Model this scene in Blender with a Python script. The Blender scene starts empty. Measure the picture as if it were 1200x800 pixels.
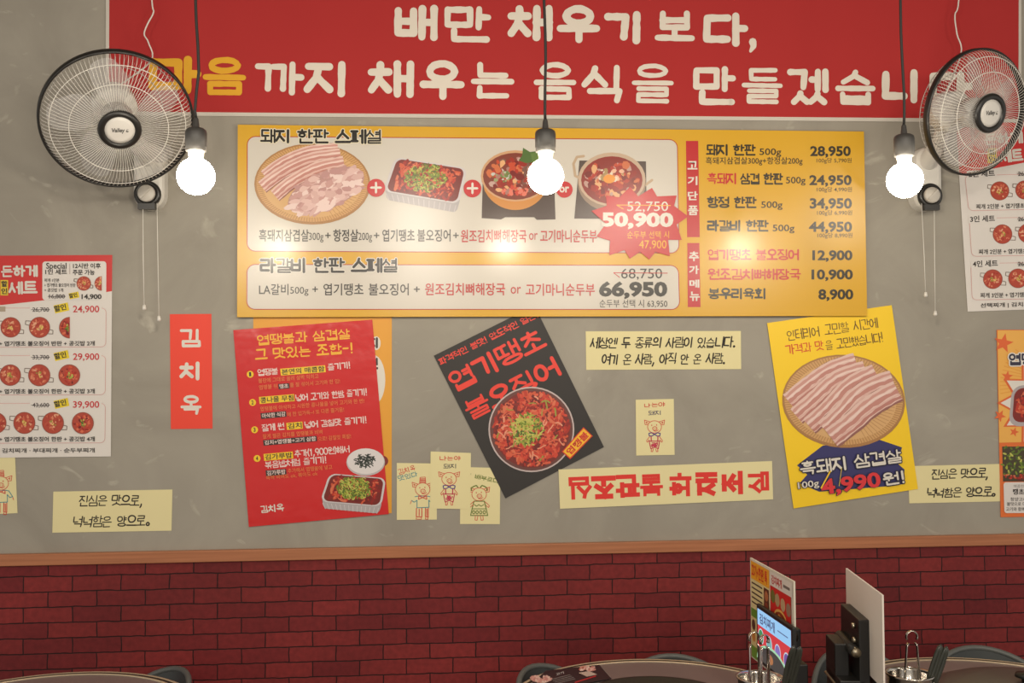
import bpy, bmesh, math, random
import numpy as np
from mathutils import Vector, Matrix

PI = math.pi
scene = bpy.context.scene
COL = scene.collection
random.seed(4)

# ------------------------------------------------------------------ camera
F_PX, IW, IH = 1200.0, 1200, 800
CAM = np.array([0.0, -3.3, 1.60])
YAW, PITCH, ROLL = 0.07716, 0.02963, -0.00708
FWD = np.array([math.sin(YAW) * math.cos(PITCH), math.cos(YAW) * math.cos(PITCH), math.sin(PITCH)])
_r0 = np.array([math.cos(YAW), -math.sin(YAW), 0.0])
_u0 = np.cross(_r0, FWD)
RGT = _r0 * math.cos(ROLL) + _u0 * math.sin(ROLL)
UPV = -_r0 * math.sin(ROLL) + _u0 * math.cos(ROLL)
cd = bpy.data.cameras.new('camera')
cam = bpy.data.objects.new('camera', cd)
COL.objects.link(cam)
cd.sensor_width = 36.0
cd.lens = 36.0 * F_PX / IW
cd.clip_start = 0.05
cam.matrix_world = Matrix([[RGT[0], UPV[0], -FWD[0], CAM[0]], [RGT[1], UPV[1], -FWD[1], CAM[1]],
                           [RGT[2], UPV[2], -FWD[2], CAM[2]], [0, 0, 0, 1]])
scene.camera = cam

# ------------------------------------------------------------------ light, exposure
vs = scene.view_settings
vs.view_transform = 'Standard'
vs.look = 'None'
vs.exposure = 0.0
vs.gamma = 1.0
vs.use_curve_mapping = False
WORLD_STRENGTH = 0.60
BULB_STRENGTH = 66.0
world = bpy.data.worlds.new('world')
scene.world = world
world.use_nodes = True
_bg = world.node_tree.nodes['Background']
_bg.inputs[0].default_value = (1.0, 0.95, 0.88, 1)
_bg.inputs[1].default_value = WORLD_STRENGTH


def room_lamp(x, y, z, power, radius=0.12, col=(1.0, 0.90, 0.76)):
    l = bpy.data.lights.new('room_lamp', 'POINT')
    l.energy = power
    l.color = col
    l.shadow_soft_size = radius
    o = bpy.data.objects.new('room_lamp', l)
    COL.objects.link(o)
    o.location = (x, y, z)
    return o


# the other pendant lamps of the dining room, behind and beside the camera
for _y, _p in ((-2.3, 16), (-3.9, 27), (-5.5, 30)):
    for _x in (-1.3, -0.1, 1.1, 2.3):
        room_lamp(_x, _y, 2.45, _p)


# ------------------------------------------------------------------ unprojection of photo measurements onto real surfaces
def ray(p):
    p = np.asarray(p, float).reshape(-1, 2)
    return FWD[None] * F_PX + RGT[None] * (p[:, :1] - 600.0) - UPV[None] * (p[:, 1:] - 400.0)


class Surf:
    """a flat surface standing in the room"""
    def __init__(self, point, normal):
        self.p = np.asarray(point, float)
        n = np.asarray(normal, float)
        self.n = n / np.linalg.norm(n)

    def at(self, pts, k=0.0):
        d = ray(pts)
        q = self.p + self.n * k
        t = ((q - CAM) @ self.n) / (d @ self.n)
        return CAM[None] + d * t[:, None]


def wall_at(depth):
    return Surf((0, -depth, 0), (0, -1, 0))


def level(px, py, h):
    return Surf((0, 0, h), (0, 0, 1)).at([(px, py)])[0]


def facing(px, py, z):
    """point at a camera distance z (along the view axis)"""
    d = ray([(px, py)])[0] / F_PX
    return CAM + d * z


# ------------------------------------------------------------------ materials
def lin(c):
    out = []
    for v in c[:3]:
        v = v / 255.0
        out.append(v / 12.92 if v <= 0.04045 else ((v + 0.055) / 1.055) ** 2.4)
    return tuple(out)


_mats = {}


def mat(name, rgb, rough=0.5, metal=0.0, bump=None, alpha=1.0, spec=0.5, coat=0.0):
    key = (name, tuple(rgb), rough, metal, bump, alpha, spec, coat)
    if key in _mats:
        return _mats[key]
    m = bpy.data.materials.new(name)
    m.use_nodes = True
    nt = m.node_tree
    b = nt.nodes['Principled BSDF']
    b.inputs['Base Color'].default_value = (*lin(rgb), 1)
    b.inputs['Roughness'].default_value = rough
    b.inputs['Metallic'].default_value = metal
    b.inputs['Specular IOR Level'].default_value = spec
    b.inputs['Coat Weight'].default_value = coat
    if alpha < 1:
        b.inputs['Alpha'].default_value = alpha
    if bump:
        sc_, st = bump
        tc = nt.nodes.new('ShaderNodeTexCoord')
        no = nt.nodes.new('ShaderNodeTexNoise')
        no.inputs['Scale'].default_value = sc_
        no.inputs['Detail'].default_value = 3
        bp = nt.nodes.new('ShaderNodeBump')
        bp.inputs['Strength'].default_value = st
        bp.inputs['Distance'].default_value = 0.02
        nt.links.new(tc.outputs['Object'], no.inputs['Vector'])
        nt.links.new(no.outputs['Fac'], bp.inputs['Height'])
        nt.links.new(bp.outputs['Normal'], b.inputs['Normal'])
    _mats[key] = m
    return m


def ink(rgb, rough=0.42):
    return mat('ink', rgb, rough)


# ------------------------------------------------------------------ meshes
def clean_link(name, me, parent=None):
    o = bpy.data.objects.new(name, me)
    COL.objects.link(o)
    if parent is not None:
        o.parent = parent
    return o


def tag(o, label, cat, group=None):
    o['label'] = label
    o['category'] = cat
    if group:
        o['group'] = group
    return o


def empty(name, loc, label=None, cat=None, group=None, rz=0.0):
    o = bpy.data.objects.new(name, None)
    o.empty_display_size = 0.05
    COL.objects.link(o)
    o.location = tuple(loc)
    o.rotation_euler = (0, 0, rz)
    if label:
        tag(o, label, cat, group)
    return o


class MB:
    """collects shapes and links them as one mesh object"""
    def __init__(self):
        self.v, self.f, self.mi, self.mats, self.sm = [], [], [], [], []

    def slot(self, m):
        if m not in self.mats:
            self.mats.append(m)
        return self.mats.index(m)

    def add(self, verts, faces, m, smooth=False):
        o = len(self.v)
        s = self.slot(m)
        self.v.extend([tuple(map(float, p)) for p in verts])
        for f in faces:
            self.f.append(tuple(i + o for i in f))
            self.mi.append(s)
            self.sm.append(smooth)

    def build(self, name, parent=None, world=False, bevel=None):
        me = bpy.data.meshes.new(name)
        vv = self.v
        if world:
            if parent is not None:
                off = np.array(parent.location)
            else:
                a = np.array(vv)
                off = (a.min(0) + a.max(0)) / 2
            vv = [tuple(np.array(p) - off) for p in vv]
        me.from_pydata(vv, [], self.f)
        for m in self.mats:
            me.materials.append(m)
        me.polygons.foreach_set('material_index', self.mi)
        me.polygons.foreach_set('use_smooth', self.sm)
        me.update()
        o = clean_link(name, me, parent)
        if world and parent is None:
            o.location = tuple(off)
        if bevel:
            b = o.modifiers.new('bevel', 'BEVEL')
            b.width = bevel
            b.segments = 2
            b.limit_method = 'ANGLE'
        return o

    # -- solids
    def box(self, c, s, m, rot=None):
        c = np.array(c, float)
        h = np.array(s, float) / 2
        vs_ = []
        for dx in (-1, 1):
            for dy in (-1, 1):
                for dz in (-1, 1):
                    p = np.array([dx, dy, dz]) * h
                    if rot is not None:
                        p = np.array(rot) @ p
                    vs_.append(c + p)
        fs = [(0, 1, 3, 2), (4, 6, 7, 5), (0, 4, 5, 1), (2, 3, 7, 6), (0, 2, 6, 4), (1, 5, 7, 3)]
        self.add(vs_, fs, m)

    def lathe(self, prof, m, n=48, mtx=None, smooth=True, cap=True):
        """prof: list of (r, z) around local z"""
        vs_, fs = [], []
        k = len(prof)
        for i in range(n):
            a = 2 * PI * i / n
            for r, z in prof:
                vs_.append((r * math.cos(a), r * math.sin(a), z))
        for i in range(n):
            j = (i + 1) % n
            for q in range(k - 1):
                fs.append((i * k + q, j * k + q, j * k + q + 1, i * k + q + 1))
        if mtx is not None:
            vs_ = [tuple(mtx @ Vector(p)) for p in vs_]
        self.add(vs_, fs, m, smooth)

    def tube(self, pts, r, m, n=8, closed=False, smooth=True, flat=1.0):
        pts = [np.array(p, float) for p in pts]
        k = len(pts)
        rs = r if isinstance(r, (list, tuple)) else [r] * k
        vs_, fs = [], []
        prev = None
        for i, p in enumerate(pts):
            if closed:
                t = pts[(i + 1) % k] - pts[i - 1]
            else:
                t = pts[min(i + 1, k - 1)] - pts[max(i - 1, 0)]
            t = t / (np.linalg.norm(t) + 1e-12)
            if prev is None:
                a = np.array([0, 0, 1.0]) if abs(t[2]) < 0.9 else np.array([1.0, 0, 0])
                u = np.cross(t, a)
            else:
                u = prev - t * (prev @ t)
            u = u / (np.linalg.norm(u) + 1e-12)
            prev = u
            w = np.cross(t, u)
            for j in range(n):
                a = 2 * PI * j / n
                vs_.append(p + (u * math.cos(a) + w * math.sin(a) * flat) * rs[i])
        for i in range(k if closed else k - 1):
            i2 = (i + 1) % k
            for j in range(n):
                j2 = (j + 1) % n
                fs.append((i * n + j, i * n + j2, i2 * n + j2, i2 * n + j))
        if not closed:
            fs.append(tuple(range(n - 1, -1, -1)))
            fs.append(tuple((k - 1) * n + j for j in range(n)))
        self.add(vs_, fs, m, smooth)


# ------------------------------------------------------------------ flat print: polygons measured on the photo and laid on a surface
class Print:
    """flat ink on a surface; every call lies a hair above the last"""
    def __init__(self, surf, k0=0.0003, rough=0.42, jit=0.0001):
        self.s, self.k, self.mb = surf, k0, MB()
        self.rough, self.jit = rough, jit

    def lay(self):
        return self.k + self.jit * random.random()

    def up(self, n=1):
        self.k += (self.jit + 0.00002) * n

    def poly(self, pts, rgb, k=None):
        w = self.s.at(pts, self.lay() if k is None else k)
        # orient towards the viewer
        nrm = np.zeros(3)
        for a, b in zip(w, np.roll(w, -1, 0)):
            nrm += np.cross(a, b)
        idx = list(range(len(w)))
        if nrm @ self.s.n < 0:
            idx.reverse()
        self.mb.add(w, [tuple(idx)], ink(rgb, self.rough))

    def ell(self, cx, cy, rx, ry, rgb, rot=0.0, n=28, a0=0.0, a1=2 * PI):
        c, s = math.cos(rot), math.sin(rot)
        full = abs(a1 - a0 - 2 * PI) < 1e-6
        pts = []
        for i in range(n if full else n + 1):
            a = a0 + (a1 - a0) * i / n
            x, y = rx * math.cos(a), ry * math.sin(a)
            pts.append((cx + x * c - y * s, cy + x * s + y * c))
        self.poly(pts, rgb)

    def blob(self, cx, cy, rx, ry, rgb, rot=0.0, n=7):
        c, s = math.cos(rot), math.sin(rot)
        pts = []
        for i in range(n):
            a = 2 * PI * i / n
            q = random.uniform(0.75, 1.15)
            x, y = rx * math.cos(a) * q, ry * math.sin(a) * q
            pts.append((cx + x * c - y * s, cy + x * s + y * c))
        self.poly(pts, rgb)

    def stroke(self, pts, w, rgb, closed=False, n=8, widths=None, square=False):
        pts = [np.array(p, float) for p in pts]
        segs = list(zip(pts[:-1], pts[1:])) + ([(pts[-1], pts[0])] if closed else [])
        ws = widths or [w] * len(pts)
        m = ink(rgb, self.rough)
        V, Fc, K = [], [], []
        for i, (a, b) in enumerate(segs):
            d = b - a
            L = np.linalg.norm(d)
            if L < 1e-6:
                continue
            q = np.array([-d[1], d[0]]) / L
            wa, wb = ws[i] / 2, ws[(i + 1) % len(pts)] / 2
            if square:
                e = d / L
                a, b = a - e * wa, b + e * wb
            o = len(V)
            V += [a - q * wa, b - q * wb, b + q * wb, a + q * wa]
            Fc.append((o + 3, o + 2, o + 1, o))
            K += [self.lay()] * 4
        for i, p in enumerate([] if square else pts):
            o = len(V)
            for j in range(n):
                a = 2 * PI * j / n
                V.append(p + np.array([math.cos(a), math.sin(a)]) * ws[i] / 2)
            Fc.append(tuple(range(o + n - 1, o - 1, -1)))
            K += [self.lay()] * n
        if V:
            self.mb.add(self.s.at(V) + self.s.n[None] * np.array(K)[:, None], Fc, m)

    def rrect(self, quad, r, rgb, grow=0.0, n=5):
        tl, tr, br, bl = [np.array(p, float) for p in quad]
        wx = np.linalg.norm(tr - tl)
        wy = np.linalg.norm(bl - tl)
        pts = []
        r = r + grow

        def P(x, y):
            u, v = x / wx, y / wy
            return (tl * (1 - u) + tr * u) * (1 - v) + (bl * (1 - u) + br * u) * v
        g = grow
        for cx, cy, s0 in ((wx + g - r, -g + r, -PI / 2), (wx + g - r, wy + g - r, 0), (-g + r, wy + g - r, PI / 2), (-g + r, -g + r, PI)):
            for i in range(n + 1):
                a = s0 + (PI / 2) * i / n
                pts.append(P(cx + r * math.cos(a), cy + r * math.sin(a)))
        self.poly(pts, rgb)

    def line(self, quad_pts, w, rgb):
        self.stroke(quad_pts, w, rgb, n=4)

    def build(self, name, parent):
        return self.mb.build(name, parent, world=True)


# ------------------------------------------------------------------ brush lettering: Korean syllables composed of strokes
def _circ(cx, cy, rx, ry, n=14):
    return [(cx + rx * math.cos(2 * PI * i / n), cy + ry * math.sin(2 * PI * i / n)) for i in range(n)] + [(cx + rx, cy)]


CONS = {
    'g': [[(0.03, 1), (0.95, 1), (0.88, 0)]],
    'n': [[(0.05, 1), (0.05, 0), (1, 0)]],
    'd': [[(1, 1), (0.05, 1), (0.05, 0), (1, 0)]],
    'r': [[(0, 1), (1, 1), (1, .5), (0, .5), (0, 0), (1, 0)]],
    'm': [[(0, 1), (1, 1), (1, 0), (0, 0), (0, 1)]],
    'b': [[(0, 1), (0, 0), (1, 0), (1, 1)], [(0, .52), (1, .52)]],
    's': [[(.5, 1), (.42, .6), (0, 0)], [(.46, .66), (1, 0)]],
    'o': [_circ(.5, .5, .5, .5)],
    'j': [[(.02, 1), (.97, 1)], [(.5, 1), (.4, .5), (0, 0)], [(.46, .5), (1, 0)]],
    'c': [[(.5, 1.06), (.5, .8)], [(.0, .76), (1, .76)], [(.5, .76), (.4, .4), (0, 0)], [(.46, .42), (1, 0)]],
    'k': [[(0.03, 1), (0.95, 1), (0.88, 0)], [(.03, .52), (.9, .52)]],
    't': [[(1, 1), (0.05, 1), (0.05, 0), (1, 0)], [(.05, .5), (.95, .5)]],
    'p': [[(0, 1), (1, 1)], [(0, 0), (1, 0)], [(.3, 1), (.3, 0)], [(.7, 1), (.7, 0)]],
    'h': [[(.5, 1.08), (.5, .9)], [(0, .76), (1, .76)], _circ(.5, .26, .34, .27)],
}
for _a, _b in (('gg', 'g'), ('dd', 'd'), ('bb', 'b'), ('ss', 's'), ('jj', 'j')):
    CONS[_a] = [[(x * .44, y) for x, y in st] for st in CONS[_b]] + [[(.56 + x * .44, y) for x, y in st] for st in CONS[_b]]
LEAD = ['g', 'gg', 'n', 'd', 'dd', 'r', 'm', 'b', 'bb', 's', 'ss', 'o', 'j', 'jj', 'c', 'k', 't', 'p', 'h']
TAIL = ['', 'g', 'gg', 'g', 'n', 'n', 'n', 'd', 'r', 'r', 'r', 'r', 'r', 'r', 'r', 'r', 'm', 'b', 'b', 's', 'ss', 'o', 'j', 'c', 'k', 't', 'p', 'h']
VERT = {
    0: [[(.3, 1), (.3, 0)], [(.3, .55), (1, .55)]],
    1: [[(.15, 1), (.15, 0)], [(.95, 1), (.95, 0)], [(.15, .52), (.95, .52)]],
    2: [[(.3, 1), (.3, 0)], [(.3, .68), (1, .68)], [(.3, .38), (1, .38)]],
    3: [[(.15, 1), (.15, 0)], [(.95, 1), (.95, 0)], [(.15, .66), (.95, .66)], [(.15, .4), (.95, .4)]],
    4: [[(.85, 1), (.85, 0)], [(.12, .55), (.85, .55)]],
    5: [[(.45, 1), (.45, 0)], [(1, 1), (1, 0)], [(.06, .55), (.45, .55)]],
    6: [[(.85, 1), (.85, 0)], [(.12, .7), (.85, .7)], [(.12, .4), (.85, .4)]],
    7: [[(.45, 1), (.45, 0)], [(1, 1), (1, 0)], [(-.05, .7), (.45, .7)], [(-.05, .4), (.45, .4)]],
    20: [[(.55, 1), (.55, 0)]],
}
HORZ = {
    8: [[(0, 0), (1, 0)], [(.5, 0), (.5, 1)]],
    12: [[(0, 0), (1, 0)], [(.33, 0), (.33, 1)], [(.67, 0), (.67, 1)]],
    13: [[(0, 1), (1, 1)], [(.52, 1), (.52, 0)]],
    17: [[(0, 1), (1, 1)], [(.33, 1), (.3, 0)], [(.67, 1), (.67, 0)]],
    18: [[(0, .5), (1, .5)]],
}
COMBO = {9: (8, 0), 10: (8, 1), 11: (8, 20), 14: (13, 4), 15: (13, 5), 16: (13, 20), 19: (18, 20)}


def _put(strokes, x0, y0, x1, y1):
    return [[(x0 + x * (x1 - x0), y0 + y * (y1 - y0)) for x, y in st] for st in strokes]


def syllable(ch):
    n = ord(ch) - 0xAC00
    L, V, T = LEAD[n // 588], (n % 588) // 28, TAIL[n % 28]
    out = []
    if V in VERT:
        wide = V in (1, 3, 5, 7)
        vx = .60 if wide else .68
        cx = .43 if wide else .56
        if V in (4, 6):
            vx, cx = .60, .47
        if len(L) == 2:
            vx += .04
            cx += .06
        if T == 'r':
            out += _put(CONS[L], 0, .55, cx, .97) + _put(VERT[V], vx, .47, 1, 1) + _put(CONS[T], .12, 0, .97, .36)
        elif T:
            out += _put(CONS[L], 0, .47, cx, .97) + _put(VERT[V], vx, .40, 1, 1) + _put(CONS[T], .12, 0, .97, .28)
        else:
            out += _put(CONS[L], 0, .14, cx, .92) + _put(VERT[V], vx, 0, 1, 1)
    elif V in HORZ:
        if T == 'r':
            h0, h1 = (.46, .60) if V != 18 else (.46, .58)
            out += _put(CONS[L], .15, .72, .85, 1) + _put(HORZ[V], 0, h0, 1, h1) + _put(CONS[T], .13, 0, .88, .35)
        elif T:
            h0, h1 = (.38, .56) if V != 18 else (.40, .52)
            out += _put(CONS[L], .15, .66, .85, 1) + _put(HORZ[V], 0, h0, 1, h1) + _put(CONS[T], .13, 0, .88, .26)
        else:
            if V in (13, 17):
                out += _put(CONS[L], .17, .52, .83, 1) + _put(HORZ[V], 0, 0, 1, .36)
            elif V == 18:
                out += _put(CONS[L], .12, .36, .88, 1) + _put(HORZ[V], 0, -.02, 1, .16)
            else:
                out += _put(CONS[L], .15, .46, .85, 1) + _put(HORZ[V], 0, 0.04, 1, .36)
    else:
        hv, vv = COMBO[V]
        wide = vv in (1, 5)
        vx = .70 if wide else .74
        if T:
            out += _put(CONS[L], .06, .66, .56, 1) + _put(HORZ[hv], 0, .36, .64, .54) + _put(VERT[vv], vx, .34, 1, 1) + _put(CONS[T], .14, 0, .97, .24)
        else:
            out += _put(CONS[L], .06, .52, .54, .98)
            out += _put(HORZ[hv], 0, .10, .64, .38) + _put(VERT[vv], vx, 0, 1, 1)
    return out


def _arc(cx, cy, rx, ry, a0, a1, n=10):
    return [(cx + rx * math.cos(math.radians(a0 + (a1 - a0) * i / n)), cy + ry * math.sin(math.radians(a0 + (a1 - a0) * i / n))) for i in range(n + 1)]


LATIN = {
    '0': (.62, [_circ(.5, .5, .5, .5)]), '1': (.4, [[(.2, .8), (.6, 1), (.6, 0)]]),
    '2': (.6, [_arc(.5, .72, .45, .28, 160, -40) + [(.05, 0), (1, 0)]]),
    '3': (.6, [_arc(.45, .74, .45, .26, 150, -90), _arc(.45, .25, .5, .25, 90, -150)]),
    '4': (.64, [[(.75, 0), (.75, 1), (0, .28), (1, .28)]]),
    '5': (.6, [[(.9, 1), (.15, 1), (.1, .55)] + _arc(.45, .32, .5, .32, 110, -150)]),
    '6': (.6, [[(.75, 1), (.2, .55)], _circ(.5, .3, .45, .3)]), '7': (.6, [[(0, 1), (1, 1), (.4, 0)]]),
    '8': (.6, [_circ(.5, .75, .4, .25), _circ(.5, .26, .5, .26)]), '9': (.6, [_circ(.5, .7, .45, .3), [(.95, .7), (.6, 0)]]),
    ',': (.32, [[(.55, .10), (.5, -.05), (.2, -.22)]]), '.': (.3, [_circ(.5, .06, .2, .06, 6)]), '。': (.42, [_circ(.5, .13, .42, .15, 8)]), '!': (.25, [[(.5, 1), (.5, .32)], [(.5, .03), (.5, .02)]]),
    '+': (.5, [[(.1, .45), (.9, .45)], [(.5, .8), (.5, .1)]]), '-': (.5, [[(.1, .5), (.9, .5)]]), '~': (.5, [[(0, .45), (.3, .58), (.65, .42), (1, .55)]]),
    '(': (.25, [[(.8, 1.05), (.25, .7), (.25, .3), (.8, -.05)]]), ')': (.25, [[(.2, 1.05), (.75, .7), (.75, .3), (.2, -.05)]]),
    'o': (.5, [_circ(.5, .3, .5, .3)]), 'k': (.5, [[(.1, 1), (.1, 0)], [(.9, .62), (.1, .3), (.9, 0)]]),
    'g': (.5, [_circ(.5, .3, .45, .3), [(.95, .6), (.95, -.1), (.6, -.25), (.1, -.15)]]),
}


def brush_layout(s, jitter=0.0, gap=.16, space=.42):
    """list of polylines with x in advance units, y 0..1; total advance"""
    x, out = 0.0, []
    for ch in s:
        if ch == ' ':
            x += space
            continue
        if 0xAC00 <= ord(ch) <= 0xD7A3:
            w, st = .92, syllable(ch)
        elif ch in LATIN:
            w, st = LATIN[ch]
            w *= .92
        else:
            w, st = .4, [[(.5, .5), (.55, .5)]]
        jx, jy, js = (random.uniform(-1, 1) * jitter for _ in range(3))
        dens = 1.0
        if 0xAC00 <= ord(ch) <= 0xD7A3:
            n_ = ord(ch) - 0xAC00
            l_, v_, t_ = LEAD[n_ // 588], (n_ % 588) // 28, TAIL[n_ % 28]
            if t_:
                dens = .84
                if t_ in ('r', 'm', 'b') or l_ in ('r', 'dd', 'bb') or v_ in HORZ:
                    dens = .74
                if t_ == 'r':
                    dens = .68
                if t_ == 'r' and (v_ in HORZ or l_ in ('b', 'r', 'd')):
                    dens = .62
            elif len(l_) == 2 or v_ in (9, 10, 15) or (v_ in HORZ and l_ in ('b', 'r', 'm', 'c')):
                dens = .82
        for poly in st:
            q = []
            for px, py in poly:
                q.append((x + px * w * (1 + js) + jx * .3 + random.uniform(-1, 1) * jitter * .25,
                          py * (1 + js) + jy * .6 + random.uniform(-1, 1) * jitter * .25))
            out.append((q, dens))
        x += w + gap
    return out, x - gap


def letter_box(p0, p1, h):
    p0, p1 = np.array(p0, float), np.array(p1, float)
    L = np.linalg.norm(p1 - p0)
    d = (p1 - p0) / L
    u = np.array([d[1], -d[0]])           # up on the picture
    return p0, d, u, L, h


def brush(pr, s, p0, p1, h, rgb, w, jitter=0.0, slant=0.0, outline=None, ow=2.0, gap=.16, space=.42, n=8, rough=0.0, square=False):
    o, d, u, L, h = letter_box(p0, p1, h)
    lines, tot = brush_layout(s, jitter, gap, space)
    out = []
    for st, dn in lines:
        q = []
        for x, y in st:
            X = w / 2 + (x / tot) * (L - w) + slant * (y - .5) * h
            Y = w / 2 + y * (h - w)
            q.append(o + d * X + u * Y)
        if rough:                       # uneven brush edge
            fine = [q[0]]
            for p_, r_ in zip(q[:-1], q[1:]):
                k_ = max(1, int(np.linalg.norm(r_ - p_) / 5))
                fine += [p_ + (r_ - p_) * (e_ + 1) / k_ for e_ in range(k_)]
            q = fine
        out.append((q, dn))
    if outline:
        pr.up()
        for q, dn in out:
            pr.stroke(q, w * dn + ow * 2, outline, n=n, square=square)
    pr.up()
    for q, dn in out:
        ws = [w * dn * random.uniform(1 - rough, 1 + rough) for _ in q] if rough else None
        pr.stroke(q, w * dn, rgb, n=n, widths=ws, square=square)


# typeset lettering with Blender's own built-in font
_glyphs = {}


def type_mesh(s, weight):
    key = (s, weight)
    if key not in _glyphs:
        c = bpy.data.curves.new('type', 'FONT')
        c.body = s
        c.offset = weight
        c.resolution_u = 3
        o = bpy.data.objects.new('type', c)
        COL.objects.link(o)
        dg = bpy.context.evaluated_depsgraph_get()
        me = bpy.data.meshes.new_from_object(o.evaluated_get(dg))
        v = np.array([q.co[:2] for q in me.vertices])
        f = [tuple(p.vertices) for p in me.polygons]
        bpy.data.objects.remove(o)
        bpy.data.curves.remove(c)
        bpy.data.meshes.remove(me)
        a, b = v.min(0), v.max(0)
        _glyphs[key] = ((v - a) / (b - a), f)
    return _glyphs[key]


def typeset(pr, s, p0, p1, h, rgb, weight=0.0, outline=None, ow=0.03):
    o, d, u, L, h = letter_box(p0, p1, h)
    for c, wt in ((outline, weight + ow), (rgb, weight)):
        if c is None:
            continue
        v, f = type_mesh(s, wt)
        pr.up()
        g = (wt - weight) * h * 1.0
        pts = o[None] + d[None] * (v[:, :1] * (L + 2 * g) - g) + u[None] * (v[:, 1:] * (h + 2 * g) - g)
        pr.mb.add(pr.s.at(pts, pr.lay()), f, ink(c, pr.rough))


# ------------------------------------------------------------------ the setting
def structure(o):
    o['kind'] = 'structure'
    return o


def plaster():
    m = bpy.data.materials.new('grey_plaster')
    m.use_nodes = True
    nt = m.node_tree
    b = nt.nodes['Principled BSDF']
    tc = nt.nodes.new('ShaderNodeTexCoord')
    n1 = nt.nodes.new('ShaderNodeTexNoise')
    n1.inputs['Scale'].default_value = 2.6
    n1.inputs['Detail'].default_value = 6
    n1.inputs['Roughness'].default_value = .6
    n1.inputs['Distortion'].default_value = 1.2
    cr = nt.nodes.new('ShaderNodeValToRGB')
    cr.color_ramp.elements[0].position = .28
    cr.color_ramp.elements[0].color = (*lin((148, 142, 131)), 1)
    cr.color_ramp.elements[1].position = .75
    cr.color_ramp.elements[1].color = (*lin((166, 160, 148)), 1)
    n2 = nt.nodes.new('ShaderNodeTexNoise')       # pale trowel smears
    n2.inputs['Scale'].default_value = 5.0
    n2.inputs['Detail'].default_value = 5
    n2.inputs['Distortion'].default_value = 2.5
    mp = nt.nodes.new('ShaderNodeMapping')
    mp.inputs['Scale'].default_value = (1.0, 1.0, 1.5)
    mp.inputs['Rotation'].default_value = (0, .5, 0)
    c2 = nt.nodes.new('ShaderNodeValToRGB')
    c2.color_ramp.elements[0].position = .64
    c2.color_ramp.elements[0].color = (0, 0, 0, 1)
    c2.color_ramp.elements[1].position = .80
    c2.color_ramp.elements[1].color = (.8, .8, .8, 1)
    mx = nt.nodes.new('ShaderNodeMix')
    mx.data_type = 'RGBA'
    mx.inputs['B'].default_value = (*lin((192, 186, 172)), 1)
    L = nt.links
    L.new(tc.outputs['Object'], n1.inputs['Vector'])
    L.new(tc.outputs['Object'], mp.inputs['Vector'])
    L.new(mp.outputs['Vector'], n2.inputs['Vector'])
    L.new(n1.outputs['Fac'], cr.inputs['Fac'])
    L.new(n2.outputs['Fac'], c2.inputs['Fac'])
    L.new(c2.outputs['Color'], mx.inputs['Factor'])
    L.new(cr.outputs['Color'], mx.inputs['A'])
    L.new(mx.outputs['Result'], b.inputs['Base Color'])
    bp = nt.nodes.new('ShaderNodeBump')
    bp.inputs['Strength'].default_value = .12
    bp.inputs['Distance'].default_value = .01
    L.new(n1.outputs['Fac'], bp.inputs['Height'])
    L.new(bp.outputs['Normal'], b.inputs['Normal'])
    b.inputs['Roughness'].default_value = .62
    b.inputs['Specular IOR Level'].default_value = .35
    return m


BRICK_DX = 0.0


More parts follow.
